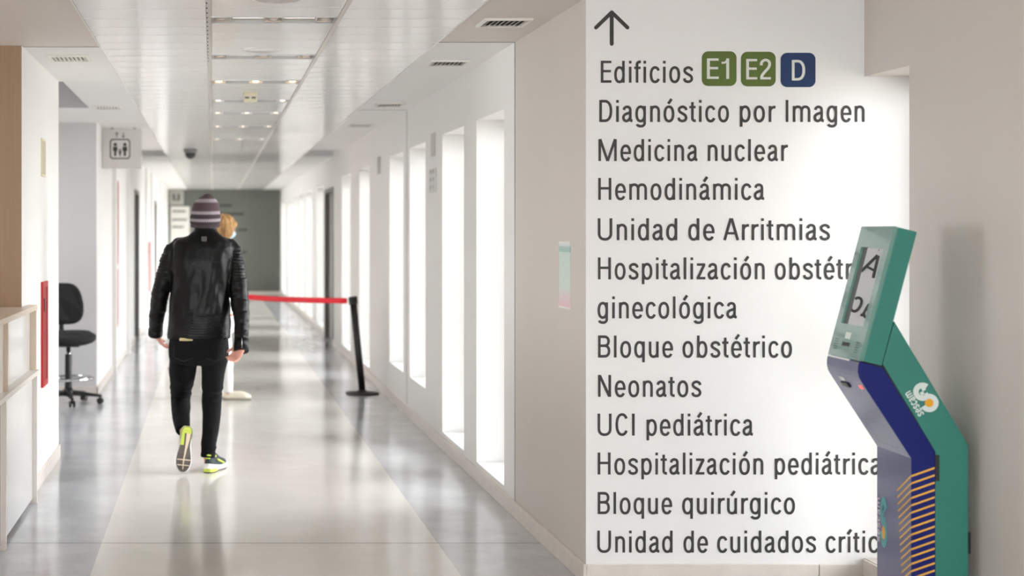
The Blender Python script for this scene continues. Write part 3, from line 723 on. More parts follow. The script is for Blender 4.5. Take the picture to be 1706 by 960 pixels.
# lift sign hung from the ceiling, pictogram facing the lobby
LY = 14.6; LS = F/LY
t = thing('lift_sign', 'pale square hanging sign with lift pictogram of three figures', 'sign', (-.885, LY, ZC))
xa, xb, za, zb = -1.079, (236-VX)/LS, PZ(281, LY), ZC-.01
mb = MB(); mb.box(xa, xb, LY, LY+.03, za, zb); mb.build('panel', mat('sign_panel', (208, 204, 202), .45, var=.01), t, bevel=.008)
for x_ in (-1.0, -.78):
    mb = MB(); mb.box(x_, x_+.03, LY+.005, LY+.025, zb-.01, ZC); mb.build('hanger', M_alu, t)
mb = MB(); yy = LY-.001
def lx(x): return (x-VX)/LS
def lz(y): return EYE-(y-VY)/LS
def rr(x0, x1, y0, y1, r):
    o = []
    for cx, cy, a0 in ((x1-r, y0+r, -90), (x1-r, y1-r, 0), (x0+r, y1-r, 90), (x0+r, y0+r, 180)):
        for k in range(7): a = math.radians(a0+15*k); o.append((cx+r*math.cos(a), cy+r*math.sin(a)))
    return o
ro, ri = rr(183, 217, 231.5, 265, 5), rr(185, 215, 233.5, 263, 3.6); n = len(ro)
for i in range(n):
    j = (i+1) % n; mb.face([(lx(p[0]), yy, lz(p[1])) for p in (ro[i], ro[j], ri[j], ri[i])])
def figure(cx, foot, h, w):
    top = foot-h
    mb.face([(lx(cx+.14*h*math.cos(2*PI*k/14)), yy, lz(top+.13*h+.13*h*math.sin(2*PI*k/14))) for k in range(14)])
    for pl in ([(-w, .29), (w, .29), (w*1.1, .62), (w*.55, .62), (w*.5, 1.0), (-w*.5, 1.0), (-w*.55, .62), (-w*1.1, .62)],):
        mb.face([(lx(cx+a), yy, lz(top+b*h)) for a, b in pl])
figure(192, 260, 22, 3.6); figure(208, 260, 22, 3.8); figure(200, 260, 12, 2.3)
for cx, s_ in ((194.5, -1), (205.5, 1)):
    y0, y1 = (229, 221) if s_ < 0 else (221, 229)
    mb.face([(lx(cx-.7), yy, lz(221)), (lx(cx+.7), yy, lz(221)), (lx(cx+.7), yy, lz(229)), (lx(cx-.7), yy, lz(229))])
    for q_ in (-1, 1):
        mb.face([(lx(cx+q_*3), yy-.0003, lz(y1-s_*3.2)), (lx(cx+q_*3), yy-.0003, lz(y1-s_*1.8)), (lx(cx), yy-.0003, lz(y1+s_*.7)), (lx(cx), yy-.0003, lz(y1-s_*.7))])
mb.build('pictogram', M_ink, t, fix=False)

# far directory: a pale panel, a lift sign and blurred lines of lettering
FS = F/YE
def fx(x): return (x-VX)/FS
def fz(y): return EYE-(y-VY)/FS
t = thing('notice_poster', 'pale notice panel on the far dark wall, left of the walking man', 'notice', (fx(297), YE, fz(370)))
mb = MB(); mb.box(fx(284), fx(316), YE-.03, YE, fz(408), fz(344)); mb.build('panel', M_off, t, bevel=.005)
for yy_, a, b in ((352, 287, 309), (366, 287, 312), (378, 287, 306)):
    mb = MB()
    xx = a
    while xx < b:
        wdt = 1.6+((xx*7+yy_) % 1.5); mb.box(fx(xx), fx(min(b, xx+wdt)), YE-.032, YE-.0295, fz(yy_+1.6), fz(yy_-1.4)); xx += wdt+.5
    mb.build('print_line', M_ink, t)
t = thing('pictogram_sign', 'small pale square pictogram sign near the ceiling on the far dark wall', 'sign', (fx(294), YE, fz(327)))
mb = MB(); mb.box(fx(282.5), fx(306), YE-.04, YE-.005, fz(342), fz(317)); mb.build('panel', mat('far_sign_panel', (176, 174, 168), .5), t, bevel=.01)
mb = MB(); mb.box(fx(288), fx(300), YE-.043, YE-.041, fz(334), fz(332.5)); mb.box(fx(288), fx(291.5), YE-.043, YE-.041, fz(332.5), fz(323)); mb.box(fx(296), fx(299.5), YE-.043, YE-.041, fz(332.5), fz(323)); mb.build('pictogram', M_ink, t)
t = thing('wall_lettering', 'small dark lines of wall lettering on the far charcoal wall', 'sign', (fx(385), YE, fz(370)))
M_ink2 = mat('lettering_black', (44, 45, 43), .5)
for yy_, a, b in ((342.5, 366, 386), (356.5, 366, 406), (383, 396, 411), (420, 400, 411)):
    mb = MB(); xx = a
    while xx < b:
        wdt = 1.5+((xx*7+yy_) % 1.7); mb.box(fx(xx), fx(min(b, xx+wdt)), YE-.004, YE-.0005, fz(yy_+2), fz(yy_-2)); xx += wdt+.5
    mb.build('text_line', M_ink2, t)

# plates on the piers of the right wall
t = thing('call_plate', 'pair of small grey plates on the window pier, topmost one above the dotted panel', 'wall plate', (XR, 10.93, 2.16))
mb = MB(); mb.box(XR-.012, XR, 10.86, 11.02, PZ(260, 10.93), PZ(222, 10.93)); mb.build('plate', mat('pier_plate', (186, 184, 178), .4), t, bevel=.002)
t['label'] = 'narrow grey plate high on the pier between two windows, above the dotted panel'
t = thing('control_panel', 'pale panel with small dark buttons on the pier, below the narrow grey plate', 'wall plate', (XR, 10.95, 1.88))
mb = MB(); mb.box(XR-.012, XR, 10.80, 11.12, PZ(321, 10.93), PZ(281, 10.93)); mb.build('plate', mat('panel_plate', (204, 203, 200), .4), t, bevel=.002)
for i in range(2):
    for j in range(3):
        mb = MB(); mb.box(XR-.016, XR-.011, 10.86+i*.14, 10.90+i*.14, PZ(315-j*13, 10.93), PZ(309-j*13, 10.93)); mb.build('button', M_alu, t)
t = thing('pier_plaque', 'small grey plaque high on the wide pier beyond the fourth window', 'wall plate', (XR, 14.5, 2.16))
mb = MB(); mb.box(XR-.012, XR, 14.42, 14.62, PZ(290, 14.5), PZ(261, 14.5)); mb.build('plate', mat('plaque_plate', (178, 176, 172), .4), t, bevel=.002)
mb = MB(); mb.box(XR-.0135, XR-.011, 14.44, 14.60, PZ(288, 14.5), PZ(263, 14.5)); mb.build('printed_face', mat('plaque_print', (164, 162, 158), .4), t)

# ================================================================== CEILING FITTINGS
M_refl = mat('bright_reflector', (214, 208, 200), 0.18, metal=0.7)
M_brown = mat('reflector_bay', (216, 204, 194), 0.35, metal=0.1)
M_tube = mat('lamp_tube', (250, 250, 250), 0.3, emit=(255, 250, 240), emit_s=0.9)
M_bulb = mat('warm_lamp', (255, 240, 210), 0.3, emit=(255, 226, 180), emit_s=4.0)
M_bulb_w = mat('white_lamp', (250, 248, 242), 0.3, emit=(255, 246, 228), emit_s=2.6); M_bulb_off = mat('unlit_lamp', (222, 208, 196), 0.2)
ORD = ['first', 'second', 'third', 'fourth', 'fifth', 'sixth', 'seventh', 'eighth', 'ninth', 'tenth']
x0, x1 = E1+.016, E2-.016
def luminaire(y, label):
    t = thing('ceiling_luminaire', label, 'ceiling light', (0.29, y, ZC), 'recessed luminaires along the middle ceiling strip')
    a, b = y-LW2, y+LW2
    mb = MB(); f = .010
    mb.box(x0-.006, x1+.006, a, a+f, ZC-.004, ZC+.06); mb.box(x0-.006, x1+.006, b-f, b, ZC-.004, ZC+.06); mb.box(x0-.006, x0+f, a+f, b-f, ZC-.004, ZC+.06); mb.box(x1-f, x1+.006, a+f, b-f, ZC-.004, ZC+.06)
    mb.build('housing', M_alu, t)
    mb = MB(); n = 14; rs = []                         # curved reflector trough
    for k in range(n+1):
        q_ = k/n; yy = a+f+(b-a-2*f)*q_; zz = ZC+.012+.055*math.sin(PI*q_)
        rs.append((yy, zz))
    for k in range(n): mb.face([(x0+f, rs[k][0], rs[k][1]), (x1-f, rs[k][0], rs[k][1]), (x1-f, rs[k+1][0], rs[k+1][1]), (x0+f, rs[k+1][0], rs[k+1][1])])
    mb.build('reflector', M_refl, t, fix=False, smooth=True)
    wd = x1-x0
    for c in (0.075, 0.5, 0.925):
        mb = MB(); cx = x0+wd*c; h = .042
        for s_ in (-1, 1): mb.prism([(cx+s_*h, a+f, ZC), (cx+s_*h, b-f, ZC), (cx+s_*(h-.006), b-f, ZC+.05), (cx+s_*(h-.006), a+f, ZC+.05)], (s_*.003, 0, 0))
        mb.face([(cx-h, a+f, ZC+.048), (cx+h, a+f, ZC+.048), (cx+h, b-f, ZC+.048), (cx-h, b-f, ZC+.048)])
        mb.face([(cx-h, b-f-.002, ZC), (cx+h, b-f-.002, ZC), (cx+h, b-f-.002, ZC+.048), (cx-h, b-f-.002, ZC+.048)])
        mb.build('lamp_bay', M_brown, t, fix=False)
        mb = MB(); mb.ball((cx, y+.035, ZC+.014), (.026, .026, .013), 14); mb.build('bulb', M_bulb, t)
    for c0, c1 in ((.165, .415), (.585, .835)):
        mb = MB(); mb.tube([(x0+wd*c0, y, ZC+.022), (x0+wd*c1, y, ZC+.022)], .016, 14); mb.build('tube', M_tube, t)
    return t
lum0 = luminaire(LUM[0], '')
for i, y in enumerate(LUM):
    o = lum0 if i == 0 else copy_tree(lum0)
    o.location = (0.29, y, ZC)
    lamp = M_bulb if i == 2 else M_bulb_w if i > 2 else M_bulb_off
    for ch in [k for k in bpy.data.objects if k.parent == o and k.name.startswith('bulb')]:
        ch.material_slots[0].link = 'OBJECT'; ch.material_slots[0].material = lamp
    o['label'] = '%s recessed luminaire from the camera in the middle ceiling strip' % ORD[i] if i else 'nearest and widest recessed luminaire, with bright tubes between brown bays, in the ceiling'

def vent(x, y):
    t = thing('ceiling_vent', '', 'air vent', (x, y, ZC), 'air vents in the plaster ceiling margins')
    w, d = .115, .13; f = .018
    mb = MB(); mb.box(x-w, x+w, y-d, y-d+f, ZC-.012, ZC); mb.box(x-w, x+w, y+d-f, y+d, ZC-.012, ZC); mb.box(x-w, x-w+f, y-d+f, y+d-f, ZC-.012, ZC); mb.box(x+w-f, x+w, y-d+f, y+d-f, ZC-.012, ZC)
    mb.build('frame', M_off, t, bevel=.002)
    mb = MB(); mb.box(x-w+f, x+w-f, y-d+f, y+d-f, ZC-.0015, ZC-.0005); mb.build('duct_back', M_dark, t)
    for k in range(8):
        xx = x-w+f+(2*w-2*f)*(k+.5)/8; mb = MB()
        mb.prism([(xx-.004, y-d+f, ZC-.011), (xx-.001, y-d+f, ZC-.011), (xx+.006, y-d+f, ZC-.002), (xx+.003, y-d+f, ZC-.002)], (0, 2*d-2*f, 0)); mb.build('slat', M_off, t)
    return t
VENTS = [(1.40, 7.22, 'nearest air vent on the right, in the warm grey lobby ceiling'), (1.40, 8.95, 'second air vent on the right, in the white ceiling past the joint'),
         (1.40, 11.9, 'third air vent on the right, just before the second ceiling joint'), (1.40, 14.2, 'fourth and dimmest air vent along the right ceiling margin'),
         (-.83, 8.70, 'air vent in the left ceiling margin above the desk end'), (-.86, 12.15, 'small blurred air vent in the left ceiling margin near the lift sign')]
v0_ = vent(VENTS[0][0], VENTS[0][1])
for i, (x, y, l) in enumerate(VENTS):
    o = v0_ if i == 0 else copy_tree(v0_)
    o.location = (x, y, ZC); o['label'] = l
# round speaker, smoke detector, hanging emergency box, dome camera
t = thing('ceiling_speaker', 'round flush speaker in the middle ceiling strip at the top edge of the picture', 'speaker', (.22, 6.62, ZC))
mb = MB(); mb.lathe([(.0, -.012), (.11, -.012), (.12, -.008), (.122, 0), (0, 0)], (.28, 6.45, ZC)); mb.build('rim', M_off, t)
mb = MB(); mb.lathe([(0, -.014), (.095, -.014), (.098, -.0115), (0, -.0115)], (.28, 6.45, ZC)); mb.build('grille', mat('speaker_mesh', (196, 192, 188), .5), t)
t = thing('ceiling_ring', 'shallow round disc on the ceiling just before the second luminaire', 'ceiling fitting', (.22, 8.33, ZC))
mb = MB(); mb.lathe([(0, -.006), (.10, -.006), (.108, -.003), (.11, 0), (0, 0)], (.273, 8.33, ZC)); mb.build('rim', M_tile, t)
mb = MB(); mb.lathe([(0, -.008), (.07, -.008), (.075, -.0055), (0, -.0055)], (.273, 8.33, ZC)); mb.build('cover', M_tile, t)
t = thing('emergency_light', 'small pale box hanging under the ceiling between the third and fourth luminaires', 'emergency light', (P(417, 0, 10.9).x, 10.9, ZC))
xe = P(417, 0, 10.9).x; mb = MB(); mb.box(xe-.05, xe+.05, 10.88, 10.96, ZC-.065, ZC); mb.build('housing', M_cream, t, bevel=.006)
mb = MB(); mb.box(xe-.04, xe-.008, 10.875, 10.881, ZC-.045, ZC-.032); mb.box(xe+.008, xe+.04, 10.875, 10.881, ZC-.045, ZC-.032); mb.build('lens', M_frame_dark, t)
t = thing('dome_camera', 'dark dome camera hanging from the ceiling far down the corridor', 'security camera', (P(317, 0, 19.0).x, 18.4, ZC))
xd = P(317, 0, 18.4).x; mb = MB(); mb.lathe([(0, 0), (.085, 0), (.085, -.03), (.075, -.045), (0, -.045)], (xd, 18.4, ZC)); mb.build('mount', mat('camera_grey', (120, 120, 122), .4), t)
mb = MB(); mb.lathe([(.068, -.045), (.064, -.075), (.05, -.10), (.028, -.117), (.004, -.122)], (xd, 18.4, ZC)); mb.build('dome', mat('smoked_dome', (40, 42, 46), .1), t)

# ================================================================== QUEUE BARRIER
def stanchion(px, Y, lean, label):
    b = P(px, 0, Y); bx = b.x
    t = thing('queue_post', label, 'barrier post', (bx, Y, 0), 'belt barrier posts')
    mb = MB(); mb.lathe([(.155, 0), (.158, .006), (.150, .018), (.05, .026), (.035, .045), (0, .045)], (bx, Y, 0), 40); mb.build('base', M_black, t, smooth=False)
    top = Vector((bx+lean, Y, .86))
    mb = MB(); mb.tube([(bx, Y, .03), top], .032, 20); mb.build('pole', M_black, t)
    mb = MB(); mb.tube([top-Vector((lean*.02, 0, .02)), top+Vector((lean*.04, 0, .045)), top+Vector((lean*.05, 0, .05))], [.042, .042, .036], 20); mb.build('belt_head', M_black, t)
    return top
tp = stanchion(603.5, 14.05, -.085, 'black leaning belt barrier post by the right wall')
tp2 = stanchion(303, 16.6, 0.0, 'black upright belt barrier post mostly hidden behind the walking man')
a, b = tp+Vector((-.056, .004, .012)), tp2+Vector((.044, -.002, .012)); mb = MB(); n = 24; rs = []
for k in range(n+1):
    q_ = k/n; p = a.lerp(b, q_); p.z -= .03*math.sin(PI*q_)
    rs.append([p+Vector((0, -.001, -.026)), p+Vector((0, .001, -.026)), p+Vector((0, .001, .026)), p+Vector((0, -.001, .026))])
mb.rings(rs); tag(mb.build('barrier_belt', M_belt), 'red webbing belt stretched from the black post across the corridor', 'barrier belt')

# ================================================================== STOOL CHAIR IN THE RECESS
CY = 13.25; cx0 = P(114, 0, CY).x
ch = thing('swivel_chair', 'black high swivel chair with chrome foot ring in the left recess', 'chair', (cx0, CY, 0))
ang = math.radians(-70); fw = Vector((math.cos(ang), math.sin(ang), 0)); sd_ = Vector((-fw.y, fw.x, 0)); ctr = Vector((cx0, CY, 0))
def C(f, s, z): return ctr+fw*f+sd_*s+Vector((0, 0, z))
mb = MB(); rs = []
for z, k in ((.545, .78), (.555, .9), (.575, .98), (.60, 1.0), (.618, .97), (.628, .86), (.632, .6)):
    ring = []
    for i in range(36):
        a = 2*PI*i/36; e = 2/3.0; ca, sa = math.cos(a), math.sin(a)
        ring.append(C(.035+.235*k*math.copysign(abs(ca)**e, ca), .225*k*math.copysign(abs(sa)**e, sa), z+(.012*(ca < 0)-.02*max(0, ca)**3)))
    rs.append(ring)
mb.rings(rs); mb.build('seat', M_fabric, ch)
mb = MB(); rs = []
for d, k in ((-.030, .80), (-.022, .95), (0, 1.0), (.022, .96), (.030, .82)):
    ring = []
    for i in range(40):
        a = 2*PI*i/40; e = .55; ca, sa = math.cos(a), math.sin(a)
        u = math.copysign(abs(ca)**e, ca)*k; w = math.copysign(abs(sa)**e, sa)*k
        half = .178-.030*max(0, w)-.02*max(0, -w-.4)
        z = .875+.185*w; ring.append(C(-.20+d-.04*w+.05*(u*u), half*u, z))
    rs.append(ring)
mb.rings(rs); mb.build('backrest', M_fabric, ch)
mb = MB(); mb.tube([C(.0, 0, .525), C(-.16, 0, .53), C(-.235, 0, .56), C(-.25, 0, .66), C(-.232, 0, .82)], [.022, .022, .024, .022, .018], 14, flat=.6); mb.build('back_bar', M_black, ch)
mb = MB(); mb.box(cx0-.10, cx0+.10, CY-.085, CY+.085, .505, .55); mb.tube([C(.02, -.09, .53), C(.03, -.20, .52), C(.05, -.23, .525)], .008, 10); mb.build('mechanism', M_black, ch, bevel=.01)
mb = MB(); mb.lathe([(.020, .30), (.020, .51)], (cx0, CY, 0), 20); mb.build('gas_rod', M_chrome, ch)
mb = MB(); mb.lathe([(.040, .11), (.032, .16), (.030, .43), (.026, .44)], (cx0, CY, 0), 24); mb.build('column', M_black, ch)
mb = MB(); R_ = .215; mb.tube([(cx0+R_*math.cos(2*PI*k/40), CY+R_*math.sin(2*PI*k/40), .225) for k in range(40)], .013, 10, closed=True)
for k in range(3):
    a = 2*PI*k/3+.4; mb.tube([(cx0+.03*math.cos(a), CY+.03*math.sin(a), .21), (cx0+R_*math.cos(a), CY+R_*math.sin(a), .222)], .009, 10)
mb.build('foot_ring', M_chrome, ch)
mb = MB(); mb.lathe([(.05, .07), (.05, .12), (.04, .13)], (cx0, CY, 0), 24); mb.build('hub', M_black, ch)
for k in range(5):
    a = 2*PI*k/5+math.radians(-6); d = Vector((math.cos(a), math.sin(a), 0)); s_ = Vector((-d.y, d.x, 0)); c0 = Vector((cx0, CY, 0)); mb = MB()
    rs = []
    for q_, w, z0_, z1_ in ((.03, .026, .075, .12), (.15, .022, .072, .105), (.27, .017, .066, .088), (.30, .014, .066, .082)):
        rs.append([c0+d*q_-s_*w+Vector((0, 0, z0_)), c0+d*q_+s_*w+Vector((0, 0, z0_)), c0+d*q_+s_*w*.7+Vector((0, 0, z1_)), c0+d*q_-s_*w*.7+Vector((0, 0, z1_))])
    mb.rings(rs, smooth=False); o = mb.build('base_arm', M_black, ch, bevel=.004)
    mb = MB(); e_ = c0+d*.285
    for q_ in (-1, 1):
        cc = e_+s_*(.017*q_)+Vector((0, 0, .029)); rs = []
        for off, r_ in ((-.010, .022), (-.007, .028), (.007, .028), (.010, .022)):
            rs.append([cc+s_*off+d*(r_*math.cos(2*PI*i/20))+Vector((0, 0, r_*math.sin(2*PI*i/20))) for i in range(20)])
        mb.rings(rs)
    mb.tube([e_+Vector((0, 0, .03)), e_+Vector((0, 0, .07))], .010, 10)
    mb.build('caster', M_black, o)

# ================================================================== PEOPLE
M_skin = mat('skin', (206, 150, 132), 0.5, var=0.06, scale=20, bump=.05, bscale=200)
def leather():
    m = mat('black_leather', (8, 8, 8), 0.40, var=.2, scale=14, bump=0.28, bscale=38, spec=.20)
    return m
M_leather = leather()
M_jean = mat('black_denim', (9, 9, 12), 0.85, spec=.2, var=.18, scale=30, bump=.25, bscale=60)
def finger(mb, base, dirs, lens, r):
    p = Vector(base); pts = [p.copy()]
    for d, l in zip(dirs, lens): p = p+Vector(d).normalized()*l; pts.append(p.copy())
    mb.tube(pts, [r*1.08, r, r*.92, r*.7][:len(pts)], 10); mb.ball(pts[-1], r*.72, 8)
def hand(mb, wrist, down, side, inner, length=.18, thumb=1, curl=.6):
    """down = palm axis, side = across the knuckles, inner = the way the fingers curl"""
    w = Vector(wrist); dn = Vector(down).normalized(); sd = Vector(side).normalized(); inn = Vector(inner).normalized(); L_ = length/.18
    rs = []
    for q_, a, b in ((-.03, .026, .020), (0, .027, .019), (.035*L_, .036, .018), (.07*L_, .041, .016), (.092*L_, .039, .013)):
        c = w+dn*q_; rs.append([c+sd*(a*math.cos(2*PI*k/16))+inn*(b*math.sin(2*PI*k/16)) for k in range(16)])
    mb.rings(rs)
    for i, (o_, ln) in enumerate(((-.030, .066), (-.010, .076), (.010, .071), (.029, .056))):
        b = w+dn*(.086*L_)+sd*o_; c1, c2, c3 = curl*.5, curl*1.3, curl*2.0
        ds = [dn*math.cos(c)+inn*math.sin(c)+sd*(o_*1.2) for c in (c1, c2, c3)]
        finger(mb, b, ds, [ln*.45*L_, ln*.32*L_, ln*.26*L_], .0092)
    b = w+dn*.028*L_-sd*.028*thumb
    finger(mb, b, [dn*.75-sd*.6*thumb+inn*.35, dn*.9-sd*.25*thumb+inn*.4, dn*.95+inn*.45], [.034*L_, .030*L_, .022*L_], .0105)
def head_shape(mb, c, fwd, up=Vector((0, 0, 1)), s=1.0):
    """skull, jaw, nose, brow, lips and ears, facing fwd; c = centre of the skull"""
    fwd = Vector(fwd).normalized(); up = Vector(up).normalized(); rt = fwd.cross(up).normalized(); up = rt.cross(fwd)
    R = Matrix((rt, fwd, up)).transposed(); c = Vector(c)
    def q(x, y, z): return c+R @ Vector((x*s, y*s, z*s))
    mb.ball(q(0, -.008, .025), (.077*s, .094*s, .092*s), 28, rot=R)
    mb.ball(q(0, .022, -.045), (.060*s, .070*s, .075*s), 24, rot=R)
    mb.ball(q(0, .062, -.092), (.026*s, .022*s, .022*s), 16, rot=R)            # chin
    mb.tube([q(0, .082, .018), q(0, .100, -.012), q(0, .112, -.030), q(0, .090, -.040)], [.009*s, .012*s, .015*s, .012*s], 12)
    for k in (-1, 1):
        mb.ball(q(k*.011, .096, -.032), (.009*s, .010*s, .008*s), 10, rot=R)     # nostrils
        mb.ball(q(k*.032, .072, .028), (.024*s, .014*s, .008*s), 12, rot=R)      # brow
        mb.ball(q(k*.042, .055, -.022), (.022*s, .024*s, .018*s), 12, rot=R)     # cheek
        e = [q(k*(.077+.012*abs(math.sin(a))), -.004-.016*math.cos(a)*1.0, -.012+.032*math.sin(a)) for a in [PI*i/8-PI/2 for i in range(9)]]
        mb.ball(q(k*.080, -.008, -.012), (.010*s, .018*s, .031*s), 14, rot=R)    # ear
        mb.tube(e, .006*s, 8)
    mb.ball(q(0, .086, -.056), (.022*s, .010*s, .006*s), 12, rot=R); mb.ball(q(0, .084, -.066), (.020*s, .010*s, .006*s), 12, rot=R)
    return q, R
def eyes(q, R, s, parent):
    for k in (-1, 1):
        mb = MB(); mb.ball(q(k*.031, .076, .008), (.0115*s, .0115*s, .0085*s), 14, rot=R); o = mb.build('eye', mat('eye_white', (236, 232, 226), .2), parent, smooth=True)
        mb = MB(); mb.ball(q(k*.031, .0855, .008), .0045*s, 10); mb.build('iris', mat('iris_brown', (60, 42, 30), .2), o)

# sneaker in its own frame: +y toe, +z up, x to the right; right foot, mirrored for the left
def sole_w(t): # half widths (outer, inner) along the length 0 heel .. 1 toe
    ks = [(0, .012, .012), (.04, .026, .026), (.12, .034, .033), (.25, .034, .031), (.42, .036, .029), (.6, .046, .040), (.74, .050, .045), (.87, .043, .040), (.96, .026, .027), (1, .010, .012)]
    for a, b in zip(ks[:-1], ks[1:]):
        if t <= b[0]:
            f = (t-a[0])/(b[0]-a[0]); f = f*f*(3-2*f) if False else f
            return a[1]+(b[1]-a[1])*f, a[2]+(b[2]-a[2])*f
    return ks[-1][1:]
def outline(LN, mirror, grow=0.0, n=28):
    r, l = [], []
    for i in range(n+1):
        t = .5-.5*math.cos(PI*i/n); o_, i_ = sole_w(t); y = t*LN+(grow if t > .5 else -grow)*(.6)
        a, b = (o_+grow, i_+grow)
        if mirror: a, b = b, a
        r.append((a, y)); l.append((-b, y))
    return r+l[::-1]
def sneaker(person, mx, mirror, LN=.285):
    up_m, sole_m, mid_m, lime, lace = M_up, M_out, M_mid, M_lime, M_lace
    ol = outline(LN, mirror); ol2 = outline(LN, mirror, .004)
    def spring(y): t = y/LN; return .012*max(0, (t-.7)/.3)**2+.004*max(0, (.15-t)/.15)**2
    mb = MB(); tp_ = lambda t: .058+.012*math.exp(-((t-.12)/.1)**2)
    n = 20; rs = []
    heights = [(0.0, .060), (.06, .088), (.16, .095), (.26, .086), (.34, .092), (.45, .088), (.6, .066), (.75, .050), (.88, .038), (.97, .022), (1.0, .010)]
    def hh(t):
        for a, b in zip(heights[:-1], heights[1:]):
            if t <= b[0]: f = (t-a[0])/(b[0]-a[0]); return a[1]+(b[1]-a[1])*f
        return heights[-1][1]
    for i in range(n+1):
        t = .01+.985*i/n; o_, i_ = sole_w(t)
        if mirror: o_, i_ = i_, o_
        h = hh(t); zb = .022+spring(t*LN); ring = []
        for k in range(20):
            a = 2*PI*k/20; ca, sa = math.cos(a), math.sin(a)
            e = .75; xx = (o_ if ca > 0 else i_)*abs(ca)**e*(1 if ca > 0 else -1)*(1-.38*max(0, sa)*(1-t*.7)); zz = zb+(h if sa > 0 else .004)*abs(sa)**e*(1 if sa > 0 else -1)
            ring.append((xx, t*LN, zz))
        rs.append(ring)
    mb.rings(rs); sh = mb.build('sneaker', up_m, person, xform=mx)
    mb = MB(); rs = [[(x, y, z+spring(y)+g*.020*max(0, 1-max(0, y)/LN/.5)) for x, y in ol_] for z, ol_, g in ((.008, ol, 0), (.014, ol2, .2), (.028, ol2, .9), (.036, ol, 1))]
    mb.rings(rs); mb.build('midsole', mid_m, sh, xform=mx)
    mb = MB(); rs = [[(x*k, LN*.5+(y-LN*.5)*k, z+spring(y)) for x, y in ol_] for z, ol_, k in ((0, ol, .90), (0.0005, ol, .97), (.009, ol, 1.0))]
    mb.rings(rs); mb.build('outsole', sole_m, sh, xform=mx)
    # pale groove along the outsole, cross grooves at the ball, lime heel pad
    sg = -1 if mirror else 1
    mb = MB()
    cl = [(.10, .013), (.30, .010), (.5, .004), (.7, -.002), (.93, -.002)]
    wv = [.014, .011, .006, .004, .003]
    for i in range(4):
        (ta, xa_), (tb, xb_) = cl[i], cl[i+1]
        mb.face([(sg*(-xa_-wv[i]), ta*LN, -.0006+spring(ta*LN)), (sg*(-xa_+wv[i]), ta*LN, -.0006+spring(ta*LN)), (sg*(-xb_+wv[i+1]), tb*LN, -.0006+spring(tb*LN)), (sg*(-xb_-wv[i+1]), tb*LN, -.0006+spring(tb*LN))])
    for t in (.72, .84):
        o_, i_ = sole_w(t); a, b = (i_, o_) if mirror else (o_, i_)
        mb.face([(-b*.9, t*LN-.003, -.0009+spring(t*LN)), (a*.9, t*LN-.003, -.0009+spring(t*LN)), (a*.9, t*LN+.003, -.0009+spring(t*LN)), (-b*.9, t*LN+.003, -.0009+spring(t*LN))])
    mb.build('sole_groove', mat('sole_cream', (216, 198, 172), .6), sh, fix=False, xform=mx)
    mb = MB(); pts = []
    for t in (.005, .04, .09, .14): pts.append(t)
    L1 = [(-(sole_w(t)[0] if mirror else sole_w(t)[1])*.95, t*LN) for t in pts]; R1 = [((sole_w(t)[1] if mirror else sole_w(t)[0])*.95, t*LN) for t in pts]
    side_t = (.14, .22, .30, .40); out = -1 if mirror else 1
    mb.face([(x, y, -.0012+spring(y)) for x, y in L1+R1[::-1]])
    ow = [(-out*sole_w(t)[1]*.95, t*LN) for t in side_t] if False else [(out*sole_w(t)[0]*.95, t*LN) for t in side_t]
    iw = [(out*(.012-.0*t), t*LN) for t in side_t]
    mb.face([(x, y, -.0011+spring(y)) for x, y in ow+iw[::-1]])
    mb.build('heel_pad', lime, sh, fix=False, xform=mx)
    # lime collar, heel tab and side flash
    mb = MB(); rs = []
    for k in range(24):
        a = 2*PI*k/24; rs.append((.034*math.cos(a)*.86, LN*.20+.055*math.sin(a), .103+.012*max(0, -math.sin(a))-.004))
    mb.tube(rs, .0065, 8, closed=True); mb.build('collar', lime, sh, xform=mx)
    mb = MB(); mb.rings([[(-.015, .002, .088), (.015, .002, .088), (.015, .012, .088), (-.015, .012, .088)], [(-.014, .003, .112), (.014, .003, .112), (.014, .012, .112), (-.014, .012, .112)]], smooth=False); mb.build('heel_tab', lime, sh, xform=mx, bevel=.002)
    mb = MB(); ph = [p for p in outline(LN, mirror, .0055) if p[1] < .30*LN]; ph = [p for p in ph if p[0] < 0][::-1]+[p for p in ph if p[0] >= 0]
    ph.sort(key=lambda p: math.atan2(p[0], .30*LN-p[1])); rs = [[(x, y, z) for x, y in ph] for z in (.007, .014, .027)]
    for a_, b_ in zip(rs[:-1], rs[1:]):
        for i in range(len(ph)-1): mb.face([a_[i], a_[i+1], b_[i+1], b_[i]])
    mb.build('heel_cushion', lime, sh, fix=False, xform=mx)
    mb = MB()
    for sgn in (-1, 1):
        for k in range(2):
            pts = []
            for i in range(6):
                t = .30+.32*i/5+.05*k; o_, i_ = sole_w(t); w_ = (i_ if mirror else o_) if sgn > 0 else (o_ if mirror else i_)
                pts.append((sgn*(w_*.97), t*LN, .074-.036*i/5+.004))
            mb.tube(pts, .0035, 6)
    mb.build('side_flash', lime, sh, xform=mx)
    mb = MB()
    for i in range(5):
        t = .40+.07*i; z = .022+hh(t)+.002; mb.tube([(-.020, t*LN, z-.012), (0, t*LN+.006, z), (.020, t*LN, z-.012)], .003, 8)
    mb.build('lace', lace, sh, xform=mx)
M_up = mat('navy_mesh', (34, 42, 48), .7, var=.2, scale=80, bump=.2, bscale=300); M_out = mat('grey_rubber', (92, 84, 80), .6, var=.12, scale=30)
M_mid = mat('white_foam', (232, 234, 232), .5); M_lime = mat('lime_foam', (192, 208, 80), .5); M_lace = mat('dark_lace', (40, 48, 44), .7)

